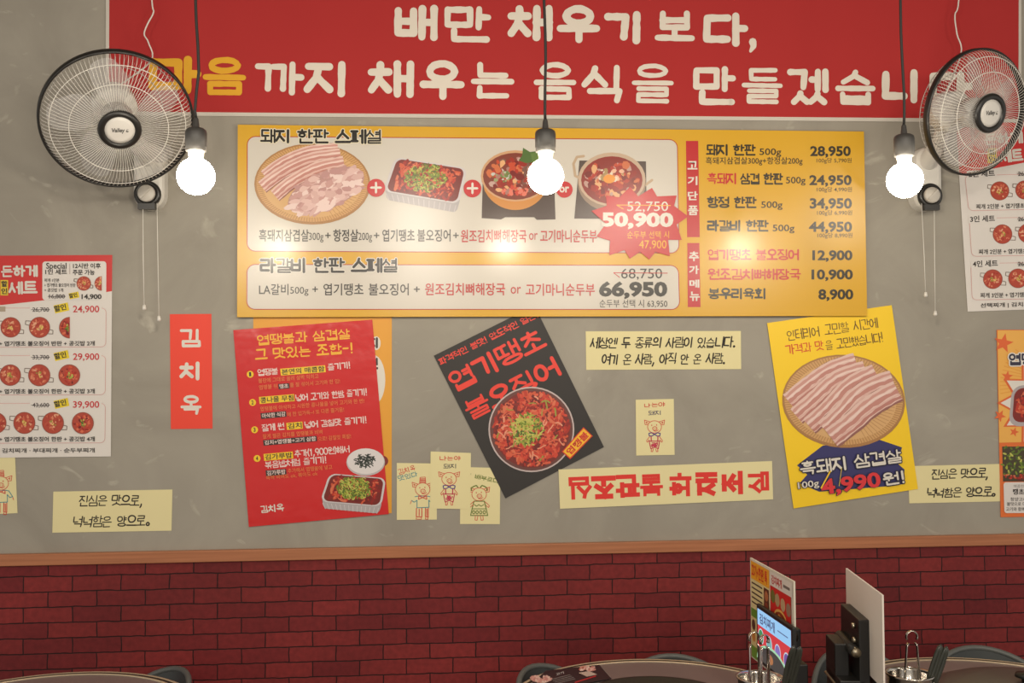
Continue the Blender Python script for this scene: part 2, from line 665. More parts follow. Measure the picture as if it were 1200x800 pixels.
def brick():
    m = bpy.data.materials.new('dark_red_brick')
    m.use_nodes = True
    nt = m.node_tree
    L = nt.links
    b = nt.nodes['Principled BSDF']
    tc = nt.nodes.new('ShaderNodeTexCoord')
    sp = nt.nodes.new('ShaderNodeSeparateXYZ')
    cb = nt.nodes.new('ShaderNodeCombineXYZ')
    L.new(tc.outputs['Object'], sp.inputs[0])
    for ax_, dx_ in (('X', BRICK_DX), ('Z', .0033)):
        sh = nt.nodes.new('ShaderNodeMath')
        sh.inputs[1].default_value = dx_
        L.new(sp.outputs[ax_], sh.inputs[0])
        L.new(sh.outputs[0], cb.inputs['X' if ax_ == 'X' else 'Y'])
    nz = nt.nodes.new('ShaderNodeTexNoise')
    nz.inputs['Scale'].default_value = 22
    nz.inputs['Detail'].default_value = 2
    L.new(cb.outputs[0], nz.inputs['Vector'])
    vm = nt.nodes.new('ShaderNodeVectorMath')
    vm.operation = 'SUBTRACT'
    vm.inputs[1].default_value = (.5, .5, .5)
    L.new(nz.outputs['Color'], vm.inputs[0])
    sc_ = nt.nodes.new('ShaderNodeVectorMath')
    sc_.operation = 'SCALE'
    sc_.inputs['Scale'].default_value = .007
    L.new(vm.outputs[0], sc_.inputs[0])
    ad = nt.nodes.new('ShaderNodeVectorMath')
    L.new(cb.outputs[0], ad.inputs[0])
    L.new(sc_.outputs[0], ad.inputs[1])
    br = nt.nodes.new('ShaderNodeTexBrick')
    br.offset = .5
    br.inputs['Scale'].default_value = 1
    br.inputs['Brick Width'].default_value = .1470
    br.inputs['Row Height'].default_value = .0474
    br.inputs['Mortar Size'].default_value = .0021
    br.inputs['Mortar Smooth'].default_value = .35
    br.inputs['Bias'].default_value = -.25
    br.inputs['Color1'].default_value = (*lin((128, 41, 41)), 1)
    br.inputs['Color2'].default_value = (*lin((102, 28, 33)), 1)
    br.inputs['Mortar'].default_value = (*lin((38, 14, 15)), 1)
    L.new(ad.outputs[0], br.inputs['Vector'])
    n2 = nt.nodes.new('ShaderNodeTexNoise')
    n2.inputs['Scale'].default_value = 60
    n2.inputs['Detail'].default_value = 4
    L.new(cb.outputs[0], n2.inputs['Vector'])
    n3 = nt.nodes.new('ShaderNodeTexNoise')
    n3.inputs['Scale'].default_value = 1.9
    n3.inputs['Detail'].default_value = 2
    L.new(cb.outputs[0], n3.inputs['Vector'])
    r3 = nt.nodes.new('ShaderNodeMapRange')
    r3.inputs['From Min'].default_value = .3
    r3.inputs['From Max'].default_value = .7
    r3.inputs['To Min'].default_value = .8
    r3.inputs['To Max'].default_value = 1.15
    L.new(n3.outputs['Fac'], r3.inputs['Value'])
    mr = nt.nodes.new('ShaderNodeMapRange')
    mr.inputs['From Min'].default_value = .3
    mr.inputs['From Max'].default_value = .7
    mr.inputs['To Min'].default_value = .82
    mr.inputs['To Max'].default_value = 1.12
    L.new(n2.outputs['Fac'], mr.inputs['Value'])
    mm = nt.nodes.new('ShaderNodeMath')
    mm.operation = 'MULTIPLY'
    L.new(mr.outputs[0], mm.inputs[0])
    L.new(r3.outputs[0], mm.inputs[1])
    mu = nt.nodes.new('ShaderNodeVectorMath')
    mu.operation = 'SCALE'
    L.new(br.outputs['Color'], mu.inputs[0])
    L.new(mm.outputs[0], mu.inputs['Scale'])
    L.new(mu.outputs[0], b.inputs['Base Color'])
    bp = nt.nodes.new('ShaderNodeBump')
    bp.inputs['Strength'].default_value = .5
    bp.inputs['Distance'].default_value = .004
    bp.invert = True
    L.new(br.outputs['Fac'], bp.inputs['Height'])
    L.new(bp.outputs['Normal'], b.inputs['Normal'])
    b.inputs['Roughness'].default_value = .6
    b.inputs['Specular IOR Level'].default_value = .3
    return m


def wood():
    m = bpy.data.materials.new('brown_wood')
    m.use_nodes = True
    nt = m.node_tree
    b = nt.nodes['Principled BSDF']
    tc = nt.nodes.new('ShaderNodeTexCoord')
    mp = nt.nodes.new('ShaderNodeMapping')
    mp.inputs['Scale'].default_value = (1.5, 30, 60)
    no = nt.nodes.new('ShaderNodeTexNoise')
    no.inputs['Scale'].default_value = 2
    no.inputs['Detail'].default_value = 5
    cr = nt.nodes.new('ShaderNodeValToRGB')
    cr.color_ramp.elements[0].position = .3
    cr.color_ramp.elements[0].color = (*lin((160, 100, 66)), 1)
    cr.color_ramp.elements[1].position = .72
    cr.color_ramp.elements[1].color = (*lin((184, 120, 82)), 1)
    nt.links.new(tc.outputs['Object'], mp.inputs[0])
    nt.links.new(mp.outputs[0], no.inputs['Vector'])
    nt.links.new(no.outputs['Fac'], cr.inputs['Fac'])
    nt.links.new(cr.outputs['Color'], b.inputs['Base Color'])
    b.inputs['Roughness'].default_value = .45
    return m


X0, X1, CEIL, Y_ROOM = -3.0, 4.0, 2.95, -7.0
TRIM_TOP, TRIM_BOT = 1.049, 1.0135
_m = MB()
_m.box(((X0 + X1) / 2, .06, (TRIM_BOT + CEIL) / 2), (X1 - X0, .12, CEIL - TRIM_BOT), plaster())
structure(_m.build('wall_back', world=True))
_m = MB()
_m.box((0, 0, 0), (X1 - X0, .13, TRIM_BOT), brick())
o = structure(_m.build('wall_lower'))
o.location = ((X0 + X1) / 2, .055, TRIM_BOT / 2)
_m = MB()
_m.box((0, 0, 0), (X1 - X0, .022, TRIM_TOP - TRIM_BOT), wood())
o = structure(_m.build('trim_1', bevel=.002))
o.location = ((X0 + X1) / 2, -.011, (TRIM_TOP + TRIM_BOT) / 2)
_m = MB()
_m.box(((X0 + X1) / 2, (Y_ROOM + .12) / 2, -.05), (X1 - X0, .12 - Y_ROOM, .1), mat('floor_tile', (110, 100, 92), .45, bump=(9, .1)))
structure(_m.build('floor', world=True))
_m = MB()
_m.box(((X0 + X1) / 2, (Y_ROOM + .12) / 2, CEIL + .05), (X1 - X0, .12 - Y_ROOM, .1), mat('ceiling_paint', (120, 114, 106), .8, bump=(4, .1)))
structure(_m.build('ceiling', world=True))


# ------------------------------------------------------------------ sheets on the wall
def sheet(name, corners, depth, label, cat, rgb, rough=.45, thick=.0007, bump=None, group=None, spec=.5):
    """one sheet of paper or board: TL, TR, BR, BL as measured; its face stands `depth` in front of the plaster"""
    s = wall_at(depth)
    w = s.at(corners)
    bk = w.copy()
    bk[:, 1] += thick
    v = list(w) + list(bk)
    fs = [(3, 2, 1, 0), (4, 5, 6, 7), (0, 1, 5, 4), (1, 2, 6, 5), (2, 3, 7, 6), (3, 0, 4, 7)]
    mb = MB()
    mb.add(v, fs, mat('paper' if thick < .003 else 'panel', rgb, rough, bump=bump, spec=spec))
    o = mb.build(name, world=True)
    tag(o, label, cat, group)
    return o, s


BLACK, DARK, WHITE, RED, YEL = (38, 34, 30), (52, 46, 42), (222, 216, 206), (196, 36, 40), (244, 196, 30)
CREAM, HANDINK = (230, 219, 168), (44, 38, 34)

# ---- red banner
BAN = (176, 50, 50)
banner, s = sheet('banner', [(128.5, -90), (1194, -80), (1193.5, 139.3), (127.5, 130.5)], .004,
                  'wide red cloth banner with white slogan across the top of the wall', 'banner', BAN, .75, .0012, bump=(3.0, .35), spec=.2)
pr = Print(s, rough=.75)
pr.poly([(124.5, -90), (128.5, -90), (127.5, 130.5), (123.5, 134.8)], (205, 198, 188))
pr.poly([(123.5, 134.8), (127.5, 130.5), (1193.5, 139.3), (1197, 143.6)], (205, 198, 188))
pr.poly([(1194, -80), (1197, -80), (1197, 143.6), (1193.5, 139.3)], (205, 198, 188))
pr.build('hem', banner)
pr = Print(s, k0=.0006, rough=.75, jit=.0004)
LW = (226, 217, 204)


def glyph(pr, ch, x0, y0, x1, y1, w, rgb=LW):
    brush(pr, ch, (x0, y1), (x1, y1 + .01 * (x1 - x0)), y1 - y0, rgb, w, jitter=.03, n=12, rough=.09)


for ch, x0, y0, x1, y1 in (('배', 462, 5, 514, 47), ('만', 520, 5, 577, 50), ('채', 594, 6, 647, 48), ('우', 652, 6, 704, 51),
                           ('기', 707, 12, 757, 51), ('보', 766, 11, 816, 50), ('다', 822, 14, 877, 55)):
    pr = Print(s, k0=.0006, rough=.75, jit=.0004)
    glyph(pr, ch, x0, y0, x1, y1, 8.8)
    pr.build('slogan_character', banner)
pr = Print(s, k0=.0006, rough=.75, jit=.0004)
pr.stroke([(882, 49), (883, 54), (879.5, 60)], 8, LW, widths=[9, 7, 3.5])
pr.build('slogan_comma', banner)
for ch, x0, y0, x1, y1 in (('마', 175, 66, 237, 111), ('음', 236, 65, 291, 113)):
    pr = Print(s, k0=.0006, rough=.75, jit=.0004)
    glyph(pr, ch, x0, y0, x1, y1, 9.4, (226, 168, 40))
    pr.build('slogan_character', banner)['label'] = 'yellow slogan character'
for ch, x0, y0, x1, y1 in (('까', 297, 72, 356, 113), ('지', 356, 72, 410, 114), ('채', 431, 71, 486, 115), ('우', 491, 69, 545, 117), ('는', 550, 73, 602, 117),
                           ('음', 624, 72, 676, 119), ('식', 680, 74, 733, 121), ('을', 738, 73, 790, 122), ('만', 811, 77, 862, 123), ('들', 867, 78, 919, 124),
                           ('겠', 921, 79, 972, 124), ('습', 978, 79, 1028, 124), ('니', 1032, 80, 1081, 121), ('다', 1087, 82, 1140, 122)):
    pr = Print(s, k0=.0006, rough=.75, jit=.0004)
    glyph(pr, ch, x0, y0, x1, y1, 8.8)
    pr.build('slogan_character', banner)

# ---- food pictures ------------------------------------------------------------------------------
STEW = [(150, 34, 22), (178, 48, 28), (196, 72, 40), (120, 24, 18), (206, 110, 66), (225, 170, 120), (160, 42, 26)]
SQUID = [(168, 40, 26), (190, 52, 32), (140, 30, 22), (205, 84, 50), (110, 26, 20), (215, 110, 76)]
ONION = [(120, 140, 40), (160, 170, 60), (96, 118, 34), (190, 192, 92), (74, 96, 30)]
PORK = [(222, 166, 158), (232, 188, 180), (208, 144, 138), (240, 210, 200)]


def rnd_in(rx, ry):
    a, q = random.uniform(0, 2 * PI), math.sqrt(random.random())
    return rx * q * math.cos(a), ry * q * math.sin(a)


def noodles(pr, cx, cy, rx, ry, pal, n, w, L=(5, 12), clip=True):
    """tangle of short curved strips inside an ellipse"""
    for _ in range(n):
        x, y = rnd_in(rx * .88, ry * .88)
        a = random.uniform(0, 2 * PI)
        l = random.uniform(*L)
        c = random.choice(pal)
        pts = []
        px, py = x, y
        for i in range(4):
            q = (px / rx) ** 2 + (py / ry) ** 2
            if q > .92:
                break
            pts.append((cx + px, cy + py))
            a += random.uniform(-.6, .6)
            px += math.cos(a) * l / 3
            py += math.sin(a) * l / 3
        if len(pts) > 1:
            pr.stroke(pts, w * random.uniform(.7, 1.2), c, n=6)


def blobs(pr, cx, cy, rx, ry, pal, n, r):
    for _ in range(n):
        x, y = rnd_in(rx, ry)
        q = random.uniform(.5, 1.2) * r
        pr.blob(cx + x, cy + y, q, q * random.uniform(.5, .9), random.choice(pal), random.uniform(0, PI))


def stew_pot(pr, cx, cy, r, green=False, half=False, handles=True, pal=None):
    a0, a1 = (PI / 2, 3 * PI / 2) if half else (0, 2 * PI)
    pal = pal or [(190, 80, 56), (206, 104, 74), (216, 132, 98), (170, 56, 40), (226, 166, 130), (182, 66, 48)]
    if handles and not half:
        for sx in (-1, 1):
            pr.stroke([(cx + sx * r * .8, cy - r * .6 * -sx), (cx + sx * r * 1.28, cy + sx * r * .62), (cx + sx * r * 1.3, cy + sx * r * .28), (cx + sx * r * .98, cy + sx * r * .2)], .8, (120, 104, 92), n=4)
    pr.ell(cx, cy, r, r, (150, 78, 60), a0=a0, a1=a1)
    pr.up()
    pr.ell(cx, cy, r * .93, r * .93, (180, 70, 50), a0=a0, a1=a1)
    pr.up()
    for _ in range(34):
        x, y = rnd_in(r * .78, r * .78)
        if half and x > -r * .14:
            x = -abs(x) - r * .14
            if x * x + y * y > (r * .8) ** 2:
                continue
        pr.blob(cx + x, cy + y, r * random.uniform(.1, .24), r * random.uniform(.07, .14), random.choice(SQUID if green else pal), random.uniform(0, PI), 6)
    pr.up()
    k = 9
    for _ in range(k):
        x, y = rnd_in(r * .3, r * .3)
        if half:
            x = -abs(x) - r * .12
        pr.blob(cx + x, cy + y, r * .12, r * .08, random.choice(ONION if green else [(226, 190, 110), (206, 170, 80), (150, 140, 60)]), random.uniform(0, PI), 6)


def basket(pr, cx, cy, rx, ry, rot=0.0):
    pr.ell(cx, cy, rx, ry, (170, 122, 72), rot, 40)
    pr.up()
    pr.ell(cx, cy - ry * .015, rx * .965, ry * .95, (206, 160, 104), rot, 40)
    pr.up()
    c, s_ = math.cos(rot), math.sin(rot)
    for i in range(120):
        a = 2 * PI * i / 120
        p = []
        for q in (.98, .80):
            x, y = rx * q * math.cos(a), ry * q * math.sin(a)
            p.append((cx + x * c - y * s_, cy + x * s_ + y * c))
        pr.stroke(p, rx * .012, (176, 128, 78), n=4)
    pr.up()
    pr.ell(cx, cy, rx * .86, ry * .83, (214, 170, 116), rot, 40)
    pr.up()
    for i in range(26):
        a = -1.1 + i * .09
        p = [(cx + rx * q * math.cos(a), cy + ry * q * math.sin(a)) for q in (.62, .84)]
        pr.stroke(p, rx * .012, (190, 142, 90), n=4)
    pr.up()


def pork_slice(pr, pts, w, tint=0):
    """belly slice: a bent band, square at its ends, with fat and lean stripes along it"""
    pts = [np.array(p, float) for p in pts]
    fine = []
    m = 6
    for i in range(len(pts) - 1):
        a, b, c, d = pts[max(i - 1, 0)], pts[i], pts[i + 1], pts[min(i + 2, len(pts) - 1)]
        for q in range(m):
            t = q / m
            fine.append(.5 * (2 * b + (c - a) * t + (2 * a - 5 * b + 4 * c - d) * t * t + (3 * b - a - 3 * c + d) * t ** 3))
    fine.append(pts[-1])
    nrm = []
    for i in range(len(fine)):
        d = fine[min(i + 1, len(fine) - 1)] - fine[max(i - 1, 0)]
        d /= np.linalg.norm(d)
        nrm.append(np.array([-d[1], d[0]]))

    def band(k0, k1, wob, c):
        pr.up()
        e0 = [p + n * w * (k0 + random.uniform(-wob, wob)) for p, n in zip(fine, nrm)]
        e1 = [p + n * w * (k1 + random.uniform(-wob, wob)) for p, n in zip(fine, nrm)]
        for i in range(len(fine) - 1):
            pr.poly([e0[i], e0[i + 1], e1[i + 1], e1[i]], c, pr.k)
    band(-.5, .58, .02, (150, 98, 90))
    band(-.5, .48, .02, (226, 192, 182))
    band(-.36, -.22, .03, (206, 152, 142))
    band(-.06, .14, .04, (196, 136, 126))
    band(.18, .26, .03, (218, 176, 166))
    band(.28, .42, .03, (188, 126, 116))
    band(-.18, -.10, .03, (236, 208, 200))
    pr.up()


def foil_tray(pr, tl, tr, br, bl, drop, big=1.0):
    """rounded foil tray seen from above and in front: rim quad plus the front wall"""
    tl, tr, br, bl = [np.array(p, float) for p in (tl, tr, br, bl)]
    low = [bl + (0, 0), br + (0, 0), br + np.array((-3, drop)), bl + np.array((4, drop))]
    pr.rrect([tl * .2 + bl * .8, tr * .2 + br * .8, low[2], low[3]], 5, (176, 170, 172))
    pr.up()
    for i in range(14):
        t = (i + .5) / 14
        a, b = low[0] * (1 - t) + low[1] * t, low[3] * (1 - t) + low[2] * t
        pr.stroke([a * .8 + b * .2, b], .8, (202, 196, 198), n=4)
    pr.up()
    pr.rrect([tl, tr, br, bl], 8 * big, (206, 200, 202))
    pr.up()
    c = (tl + tr + br + bl) / 4
    ins = [c + (p - c) * .93 for p in (tl, tr, br, bl)]
    pr.rrect(ins, 7 * big, (120, 34, 26))
    pr.up()
    return c, ins


def tray_food(pr, c, ins, n=260):
    tl, tr, br, bl = ins
    for _ in range(n):
        u, v = random.uniform(.1, .9), random.uniform(.1, .9)
        p = (tl * (1 - u) + tr * u) * (1 - v) + (bl * (1 - u) + br * u) * v
        a = random.uniform(0, PI)
        l = random.uniform(2, 5)
        d = np.array((math.cos(a), math.sin(a))) * l
        pr.stroke([p - d, p + d * .2 + np.array((-d[1], d[0])) * .25, p + d], random.uniform(1.6, 3.4), random.choice(SQUID), n=6)
    pr.up()
    w = np.linalg.norm(tr - tl)
    for _ in range(230):
        x, y = rnd_in(w * .31, w * .20)
        q = c + np.array((x, y - w * .035))
        a = random.uniform(0, 2 * PI)
        r = random.uniform(1.2, 2.6)
        pr.stroke([q + np.array((math.cos(a + t), math.sin(a + t))) * r for t in (0, .9, 1.8, 2.7)], random.uniform(.8, 1.5), random.choice(ONION), n=5)
    pr.up()


# ---- large yellow menu board
BY = (216, 166, 36)
bc = [(278.6, 146), (1012.5, 154), (1016.3, 370), (277.8, 371.5)]
board, s = sheet('menu_board', bc, .016, 'large yellow price board with set meals and meat prices, mounted under the red banner', 'menu board', BY, .22, .009)
_m = MB()
for px in (300, 660, 860, 960):
    w = wall_at(.003).at([(px, 250)])[0]
    _m = MB()
    _m.box((w[0], -.0036, w[2]), (.03, .0070, .40), mat('tape', (210, 205, 190), .7))
    _m.build('mounting_strip', board, world=True)

pr = Print(s, rough=.22)
for q in ([(290.3, 160.3), (793.2, 164), (795.3, 296), (290.0, 293.7)], [(290.0, 310.2), (794.5, 311.3), (796, 362), (289.6, 361.8)]):
    pr.rrect(q, 9, (176, 44, 34), grow=1.0)
    pr.up()
    pr.rrect(q, 9, (210, 203, 192))
    pr.up()
# the outline breaks where the headings sit
pr.build('white_panel', board)
for t, x0, x1, y0, y1, w, oc in (('돼지', 304.5, 341.5, 151, 168.2, 3.0, (226, 216, 190)), ('한판', 348, 386, 151, 168.6, 3.0, (226, 216, 190)), ('스페셜', 392.3, 447.6, 151.4, 169, 3.0, (226, 216, 190)),
                             ('라갈비', 304.5, 360.2, 301.8, 320.3, 3.1, WHITE), ('한판', 366.5, 404.5, 301.8, 320, 3.1, WHITE), ('스페셜', 411, 466.6, 301.8, 319.8, 3.1, WHITE)):
    pr = Print(s, k0=.0018, rough=.22)
    brush(pr, t, (x0, y1), (x1, y1), y1 - y0, BLACK, w, jitter=.015, outline=oc, ow=1.0, gap=.1)
    pr.build('heading_lettering', board)

pr = Print(s, k0=.0014, rough=.22, jit=.00003)
basket(pr, 366, 215.5, 68, 47.5)
for pts, w in (([(310, 206), (332, 190), (362, 178), (396, 174)], 14), ([(307, 219), (330, 202), (362, 187), (399, 181)], 15), ([(322, 229), (343, 212), (372, 197), (403, 190)], 15)):
    pork_slice(pr, pts, w)
PK2 = [(212, 172, 166), (222, 186, 180), (200, 154, 148), (232, 206, 200), (190, 144, 140)]
pr.ell(382, 223, 48, 22, (186, 142, 136), -.42)
pr.up()
for _ in range(210):
    x, y = rnd_in(46, 21)
    c_, s2 = math.cos(-.42), math.sin(-.42)
    pr.blob(382 + x * c_ - y * s2, 224 + x * s2 + y * c_, random.uniform(4, 9), random.uniform(2.2, 4.2), random.choice(PK2), random.uniform(-1.0, .4), 9)
    if _ % 15 == 14:
        pr.up()
pr.build('pork_platter_picture', board)

pr = Print(s, k0=.0014, rough=.22)
c, ins = foil_tray(pr, (463, 184), (548, 197), (538, 239), (449, 224), 10)
tray_food(pr, c, ins)
pr.build('squid_tray_picture', board)

pr = Print(s, k0=.0014, rough=.22)
pr.poly([(566, 200), (649, 200), (651, 257), (629, 257.5), (626, 254.5), (592, 254.5), (587, 257), (564.5, 255.5)], (82, 66, 60))
pr.up()
pts = [(564 + 80 * i / 20, 206 + 40 * math.sqrt(max(0, 1 - ((i - 10) / 10) ** 2))) for i in range(21)]
pr.poly([(644, 206)] + [(564, 206)] + pts[1:-1], (206, 138, 66))
pr.up()
pr.ell(604, 206, 40.5, 30, (206, 160, 120))
pr.up()
pr.ell(604, 206.5, 38, 27.5, (128, 56, 40))
pr.up()
blobs(pr, 604, 206, 32, 21, STEW + [(170, 120, 110), (196, 160, 150), (120, 80, 70)], 130, 5)
pr.up()
blobs(pr, 588, 206, 12, 7, [(200, 196, 190), (150, 160, 110), (110, 130, 70)], 24, 2.4)
blobs(pr, 604, 224, 16, 5, [(206, 70, 54), (224, 120, 100)], 24, 3)
pr.up()
pr.poly([(613, 173), (621, 178), (629, 177), (632, 184), (626, 190), (616, 191), (608, 188), (612, 182)], (78, 108, 50))
pr.poly([(622, 180), (632, 178), (640, 183), (634, 190), (624, 191)], (96, 124, 60))
pr.build('bone_soup_picture', board)

pr = Print(s, k0=.0014, rough=.22)
pr.poly([(679, 188), (757, 189), (758, 257), (673, 256)], (84, 68, 62))
pr.up()
for pts in ([(682, 210), (674, 206), (672, 192), (676, 184), (684, 183)], [(752, 220), (760, 214), (764, 211)]):
    pr.stroke(pts, 3, (190, 164, 136))
pr.up()
pr.ell(717, 214, 40, 34, (150, 126, 106))
pr.up()
pr.ell(717, 210, 39.5, 31.5, (196, 170, 146))
pr.up()
pr.ell(717, 211, 36, 28, (140, 40, 30))
pr.up()
blobs(pr, 717, 210, 30, 21, STEW + [(190, 150, 140)], 120, 4.5)
pr.up()
blobs(pr, 716, 204, 14, 9, [(226, 210, 190), (230, 180, 150), (170, 140, 90)], 26, 3.2)
pr.up()
pr.ell(714, 209.5, 7, 5.2, (232, 150, 50))
pr.build('tofu_stew_picture', board)

for cx, cy, r in ((440.7, 220, 10.6), (553.6, 220.8, 10.4), (661.5, 222, 9.6)):
    pr = Print(s, k0=.0036, rough=.22)
    pr.ell(cx, cy, r, r, RED)
    pr.up()
    if r > 10:
        pr.stroke([(cx - 5.8, cy), (cx + 5.8, cy)], 2.6, WHITE, n=4)
        pr.stroke([(cx, cy - 5.8), (cx, cy + 5.8)], 2.6, WHITE, n=4)
    else:
        typeset(pr, 'or', (655.5, 225.5), (667, 225.5), 7, WHITE, .03)
    pr.build('plus_sign' if r > 10 else 'or_sign', board)

pr = Print(s, k0=.0044, rough=.22)
pr.poly([(693, 247), (711, 241), (710, 229), (726, 231), (738, 219), (748, 230), (764, 220), (770, 230), (793, 229), (790, 241), (806.5, 253.5), (793, 263),
         (799, 281), (783, 281), (785, 300), (768, 295), (761, 304), (750, 295), (738, 303), (732, 293), (714, 299), (715, 282), (699, 277), (710, 262)], RED)
pr.up()
typeset(pr, '52,750', (735, 249), (783, 249), 13, WHITE, .0)
pr.stroke([(730, 245), (722.5, 240.5), (785.5, 241)], .9, (240, 176, 40), n=4)
typeset(pr, '50,900', (705, 268.5), (789, 269), 20, WHITE, .045)
typeset(pr, '순두부 선택 시', (735, 279.3), (784, 279.3), 8.6, (244, 184, 40), .0)
typeset(pr, '47,900', (749, 292.5), (781, 292.5), 11, (244, 184, 40), .0)
pr.build('price_burst', board)['label'] = 'red starburst with the marked down price'

pr = Print(s, k0=.0014, rough=.22)
G = (60, 56, 52)
for t, x0, x1, y, h, c, wt in (('흑돼지삼겹살', 303.5, 362, 283, 14.5, G, .015), ('300g', 362, 379, 284, 11.5, G, 0), ('+', 381, 387.5, 279, 6.5, G, .01), ('항정살', 390.5, 420, 283, 14.5, G, .015),
                               ('200g', 420, 436, 284, 11.5, G, 0), ('+', 438, 444.5, 279, 6.5, G, .01), ('엽기땡초', 448, 486, 283, 14.5, G, .015), ('불오징어', 489, 528, 283, 14.5, G, .015), ('+', 531, 537.5, 279, 6.5, G, .01),
                               ('원조김치뼈해장국', 540, 617, 284, 15, (186, 44, 44), .015), ('or', 620, 630, 281, 8, (186, 44, 44), .0), ('고기마니순두부', 633, 699.5, 284, 15, (186, 44, 44), .015)):
    typeset(pr, t, (x0, y), (x1, y), h, c, wt)
pr.build('set_caption', board)
pr = Print(s, k0=.0014, rough=.22)
for t, x0, x1, y, h, c, wt in (('LA갈비', 303.5, 338, 345.5, 13, G, .008), ('500g', 340, 361.5, 346.5, 10.5, G, 0), ('+', 366, 372.5, 342, 6.5, G, .01), ('엽기땡초', 379, 426, 346, 14, G, .01), ('불오징어', 432, 479, 346, 14, G, .01), ('+', 485, 492, 342, 6.5, G, .01),
                               ('원조김치뼈해장국', 498, 592, 346, 14.5, (190, 46, 44), .012), ('or', 598.5, 610.5, 344, 8, (190, 46, 44), 0), ('고기마니순두부', 616, 697, 346.5, 14.5, (190, 46, 44), .012)):
    typeset(pr, t, (x0, y), (x1, y), h, c, wt)
pr.build('set_caption', board)
pr = Print(s, k0=.0014, rough=.22)
typeset(pr, '68,750', (728, 328), (776, 328), 13.5, G, .0)
pr.stroke([(726, 325), (719, 319.5), (782, 320)], .9, (190, 46, 44), n=4)
typeset(pr, '66,950', (702, 350.5), (782, 350.5), 21, (58, 54, 46), .045)
typeset(pr, '순두부 선택 시 63,950', (702.5, 360.5), (782, 360.5), 9.6, G, .0)
pr.build('set_price', board)

pr = Print(s, k0=.0004, rough=.22)
BAR = {}
for ky, qd in (('고기단품', [(803.8, 165), (818.2, 165), (820, 277.8), (805.2, 277.8)]), ('추가메뉴', [(805.4, 284.6), (819.6, 284.6), (821, 359.7), (806, 359.7)])):
    pr = Print(s, k0=.0004, rough=.22)
    pr.poly(qd, (190, 36, 42))
    pr.up()
    for ch_ in ky:
        BAR[ch_] = pr
for ch, x, y0, y1 in (('고', 805.3, 188.7, 198.5), ('기', 805.3, 206.5, 216.8), ('단', 805.6, 224, 234.5), ('품', 806, 240.8, 252), ('추', 807, 294.5, 306), ('가', 807, 311, 321), ('메', 807.5, 327.5, 337), ('뉴', 808, 341.5, 352.5)):
    typeset(BAR[ch], ch, (x + .4, y1), (x + 12, y1), y1 - y0, WHITE, .03)
for ch in '고추':
    BAR[ch].build('section_bar', board)

pr = Print(s, k0=.0004, rough=.22)
BK = (52, 44, 26)
RD = (196, 44, 40)
for t, x0, x1, y, h, c, w in (('돼지 한판', 827, 886, 182.5, 13.8, BK, 2.4), ('흑돼지', 828, 864, 216, 13.5, RD, 2.1), ('삼겹 한판', 867, 918, 216.5, 14, BK, 2.4), ('항정 한판', 828, 887, 244, 14, BK, 2.4), ('라갈비 한판', 828.5, 901, 271.5, 14, BK, 2.4),
                              ('엽기땡초 불오징어', 829, 937, 305, 13.5, RD, 2.1), ('원조김치뼈해장국', 829, 939, 328, 13.5, RD, 2.1), ('봉우리육회', 829.5, 898.5, 350.7, 13.5, (58, 54, 40), 2.3)):
    pr = Print(s, k0=.0004, rough=.22)
    brush(pr, t, (x0, y), (x1, y), h, c, w, jitter=.012, gap=.1)
    pr.build('dish_lettering', board)
for x0, x1, y in ((890, 915.5, 184), (921, 944, 217.3), (892, 917, 246), (905.5, 931, 273.3)):
    pr = Print(s, k0=.0004, rough=.22)
    typeset(pr, '500g', (x0, y), (x1, y), 10.2, BK, .012)
    pr.build('weight_lettering', board)
pr = Print(s, k0=.0004, rough=.22)
typeset(pr, '흑돼지삼겹살300g+항정살200g', (827, 193.8), (940.5, 193.8), 10, BK, .012)
pr.build('contents_lettering', board)
for t, x0, x1, y, h in (('28,950', 949.5, 997, 185, 14), ('24,950', 948.5, 998, 219, 14), ('34,950', 949, 998.3, 246.5, 14.5), ('44,950', 948, 998.5, 273.8, 14.3), ('12,900', 952, 999, 307, 14), ('10,900', 951, 999.5, 329.5, 14), ('8,900', 959, 1000, 353, 14.3)):
    pr = Print(s, k0=.0004, rough=.22)
    typeset(pr, t, (x0, y), (x1, y), h, BK, .034)
    pr.build('price_lettering', board)
for t, x0, y in (('100g당 5,790원', 957, 191.7), ('100g당 4,990원', 957.3, 225.7), ('100g당 6,990원', 957.6, 253), ('100g당 8,990원', 958, 279.5)):
    pr = Print(s, k0=.0004, rough=.22)
    typeset(pr, t, (x0, y), (x0 + 41, y), 6.8, BK, .004)
    pr.build('unit_price_lettering', board)

# ---- red upright strip
strip, s = sheet('name_sign', [(199, 368), (247.7, 367.6), (249, 502), (200.2, 502.6)], .0015, 'narrow upright red sign with three white characters on the grey wall', 'sign', (236, 66, 44), .5)
pr = Print(s)
for ch, x0, y0, x1, y1 in (('김', 209.5, 384, 237, 407.5), ('치', 210.5, 424, 237, 446), ('옥', 211, 462, 237, 486.5)):
    pr = Print(s)
    brush(pr, ch, (x0, y1), (x1, y1), y1 - y0, WHITE, 4.6, jitter=.03, n=10, rough=.06)
    pr.build('sign_lettering', strip)

